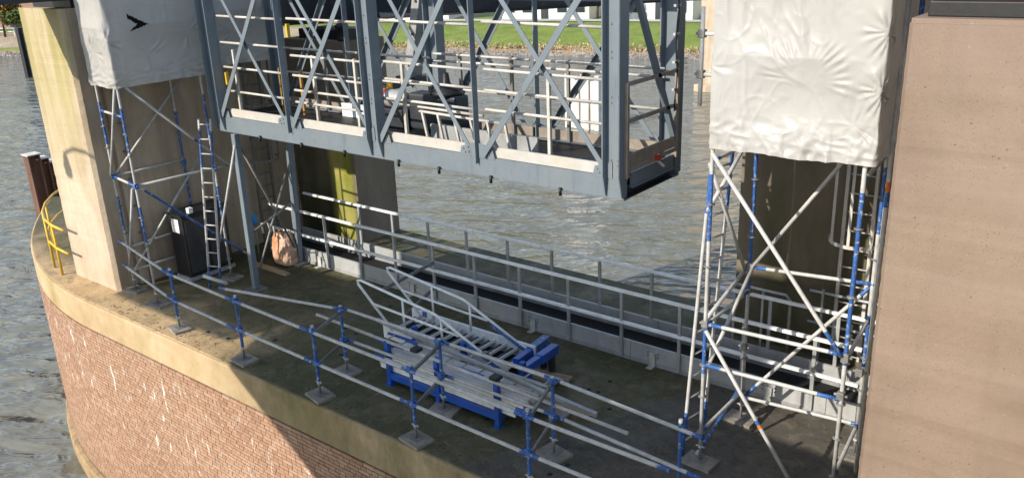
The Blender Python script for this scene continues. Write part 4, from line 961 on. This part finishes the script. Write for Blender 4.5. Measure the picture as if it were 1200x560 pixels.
for k in (1, 2, 4, 6): x, y, _ = top[k]; MB().tube((x, y, 0), (x, y, 1.1), .028, 8).build('post', 'yellow_paint', t)

# ------------------------------------------------------------------ stored scaffold material
rk_ = thing('storage_rack', 'bright blue steel storage rack full of scaffold parts on the deck', 'rack', (-7.4, 8.05, 0))
for x in (-8.72, -7.72, -6.62):
    for y in (7.78, 8.36):
        if x == -8.72 or True:
            MB().bar((x, y, .02), (x, y, .74), .075, .075, (0, 1, 0)).build('post', 'blue_paint', rk_, .006)
            B((x-.06, y-.06, 0), (x+.06, y+.06, .02)).build('foot', 'blue_paint', rk_)
for y in (7.78, 8.36): MB().bar((-8.72, y, .16), (-6.62, y, .16), .06, .10).build('base_rail', 'blue_paint', rk_)
for x in (-8.72, -7.72, -6.62): MB().bar((x, 7.78, .14), (x, 8.36, .14), .06, .08).build('cross_rail', 'blue_paint', rk_)
for x in (-8.1, -6.62): B((x-.07, 7.70, .74), (x+.07, 7.84, .79)).build('end_cap', 'steel_black', rk_, .01)
def deckboard(z, y, x0, x1, lab, mat='alu'):
    t = thing('scaffold_deck', lab, 'scaffold deck', ((x0+x1)/2, y, z), 'stacked aluminium decks')
    B((x0, y-.15, z+.045), (x1, y+.15, z+.06)).build('plate', mat, t); 
    for s_ in (-1, 1): B((x0, y+s_*.155-.01, z), (x1, y+s_*.155+.01, z+.075)).build('side_profile', 'alu', t)
    for e in (x0, x1):
        for s_ in (-1, 1): MB().bar((e, y+s_*.1, z+.05), (e+(.07 if e == x1 else -.07), y+s_*.1, z+.03), .04, .03).build('hook', 'galv', t)
zz_ = .215
for k, lab in enumerate(('lowest aluminium deck in the blue rack', 'second aluminium deck from below in the blue rack', 'third aluminium deck from below in the blue rack', 'topmost aluminium deck in the blue rack')):
    deckboard(zz_+.085*k, 7.98+.02*(k % 2), -8.95+.06*k, -6.35+.07*k, lab)
def latt(y, z, x0, x1, lab, mat):
    t = thing('lattice_beam', lab, 'lattice beam', ((x0+x1)/2, y, z), 'ladder beams in the rack')
    for h in (0, .26): MB().tube((x0, y+h, z), (x1, y+h, z+.03), .022, 8, [(.2, 1), (.55, 0), (.7, 1), (1, 0)] if mat else [(.1, 1), (1, 0)]).build('chord', ['galv', 'blue_paint'], t)
    n = int((x1-x0)/.3)
    for k in range(n): x = x0+(k+.5)*(x1-x0)/n; MB().tube((x, y, z+.01), (x, y+.26, z+.01), .014, 6).build('web_bar', 'galv', t)
latt(7.9, .60, -9.1, -6.0, 'blue and grey ladder beam on top of the rack, nearest the edge', True)
latt(8.05, .66, -8.6, -5.9, 'grey ladder beam on the rack beside the stair flight', False)
latt(8.10, .22, -9.0, -6.2, 'ladder beam low in the rack at its rear', True)
# bundled tubes
for n_, (a, b, lab) in enumerate((((-10.35, 7.80, .74), (-4.52, 7.68, .70), 'longest grey scaffold tube reaching far out to the right of the rack'),
        ((-9.4, 8.22, .73), (-5.05, 7.82, .70), 'grey square bar lying across the rack beside the longest tube'),
        ((-8.9, 7.66, .50), (-5.9, 7.66, .48), 'scaffold tube with blue ends low at the rack front'))):
    if n_ == 1: o = MB().bar(a, b, .05, .06).build('square_bar', 'alu_grey', None, .004); tag(o, lab, 'bar')
    else: o = MB().tube(a, b, .0242, 10, [(.08, 1), (.9, 0), (1, 1)] if n_ == 2 else [(1, 0)]).build('scaffold_tube', ['galv', 'blue_paint'], None); tag(o, lab, 'tube', 'loose scaffold tubes')
# stair flight
st = thing('stair_flight', 'aluminium stair flight with handrails lying flat behind the rack', 'stair', (-8.3, 8.8, 0))
SX0, SX1, SY0, SY1, SZ = -9.5, -6.95, 8.44, 9.10, .50
for y in (SY0, SY1): B((SX0, y-.02, SZ-.18), (SX1, y+.02, SZ+.08)).build('stringer', 'alu', st, .004)
for k in range(11):
    x = SX0+.12+k*.228
    m = MB(); m.bar((x, SY0+.02, SZ-.06), (x, SY1-.02, SZ-.06), .13, .015); m.bar((x+.075, SY0+.02, SZ-.02), (x+.075, SY1-.02, SZ-.02), .014, .05, mat=1); m.build('tread', ['steel_dark', 'alu'], st)
for y, sgn in ((SY0, 0), (SY1, 0)):
    y2 = y-.02; 
    MB().path([(-9.28, y2, SZ), (-10.02, y2+.02, 1.12), (-10.03, y2+.02, 1.18), (-9.95, y2+.02, 1.2), (-8.35, y2, 1.02), (-8.28, y2, 1.0), (-7.12, y2, SZ)], .022, 8).build('handrail', 'alu', st)
    MB().path([(-9.7, y2, .86), (-7.85, y2, .78)], .02, 8).build('mid_rail', 'alu', st)
    for x, z in ((-9.0, 1.08), (-8.2, .95)): 
        MB().tube((x, y2, SZ), (x, y2, z), .018, 8).build('baluster', 'alu', st)
    MB().tube((-7.75, y2-.03, .74), (-7.08, y2-.03, SZ-.02), .0245, 8).build('painted_end', 'tube_blue', st)
coupler(st, (-7.35, SY0-.02, .62)); coupler(st, (-9.2, SY1, .55), True)
for x in (-9.2, -7.2): B((x-.04, SY0, 0.0), (x+.04, SY1, SZ-.18)).build('bearer', 'wood_grey', st)
B((SX0+.02, SY0+.022, SZ-.172), (SX1-.02, SY1-.022, SZ-.160)).build('shade_sheet', 'black_floor', st)  # black sheet added as the shadow beneath the treads
# blue arms
for n_, (a, b) in enumerate((((-6.95, 8.62, .52), (-7.12, 9.62, .44)), ((-6.72, 8.52, .52), (-6.86, 9.48, .42)))):
    t = thing('steel_bracket_arm', ['blue steel arm nearest the stair flight, pointing to the gangway', 'blue steel arm on the outer right side, pointing to the gangway'][n_], 'bracket', (a[0], a[1], 0), 'blue bracket arms')
    MB().bar(a, lerp(a, b, .45), .10, .12).build('arm', 'blue_paint', t, .006); MB().bar(lerp(a, b, .45), b, .125, .14).build('sleeve', 'tube_blue' if n_ == 0 else 'blue_paint', t, .006)
    MB().bar((a[0], a[1]+.1, 0), (a[0], a[1]+.1, .46), .08, .08, (0, 1, 0)).build('leg', 'blue_paint', t); MB().bar((b[0], b[1]-.1, 0), (b[0], b[1]-.1, .36), .08, .08, (0, 1, 0)).build('leg', 'steel_dark', t)
for n_, (a, b, lab) in enumerate((((-7.6, 9.15, .05), (-6.50, 9.36, .05), 'wooden plank end near the blue arms'), ((-7.5, 9.0, .05), (-6.62, 9.20, .05), 'shorter wooden plank beside the blue arms'), ((-8.4, 8.60, .05), (-5.72, 8.72, .05), 'long wooden plank under the stair flight'), ((-8.2, 8.30, .05), (-5.95, 8.47, .05), 'grey weathered plank between rack and stair flight'))):
    o = MB().bar(a, b, .14, .05).build('plank', 'wood' if n_ < 3 else 'wood_grey', None, .004); tag(o, lab, 'plank', 'planks on the deck')
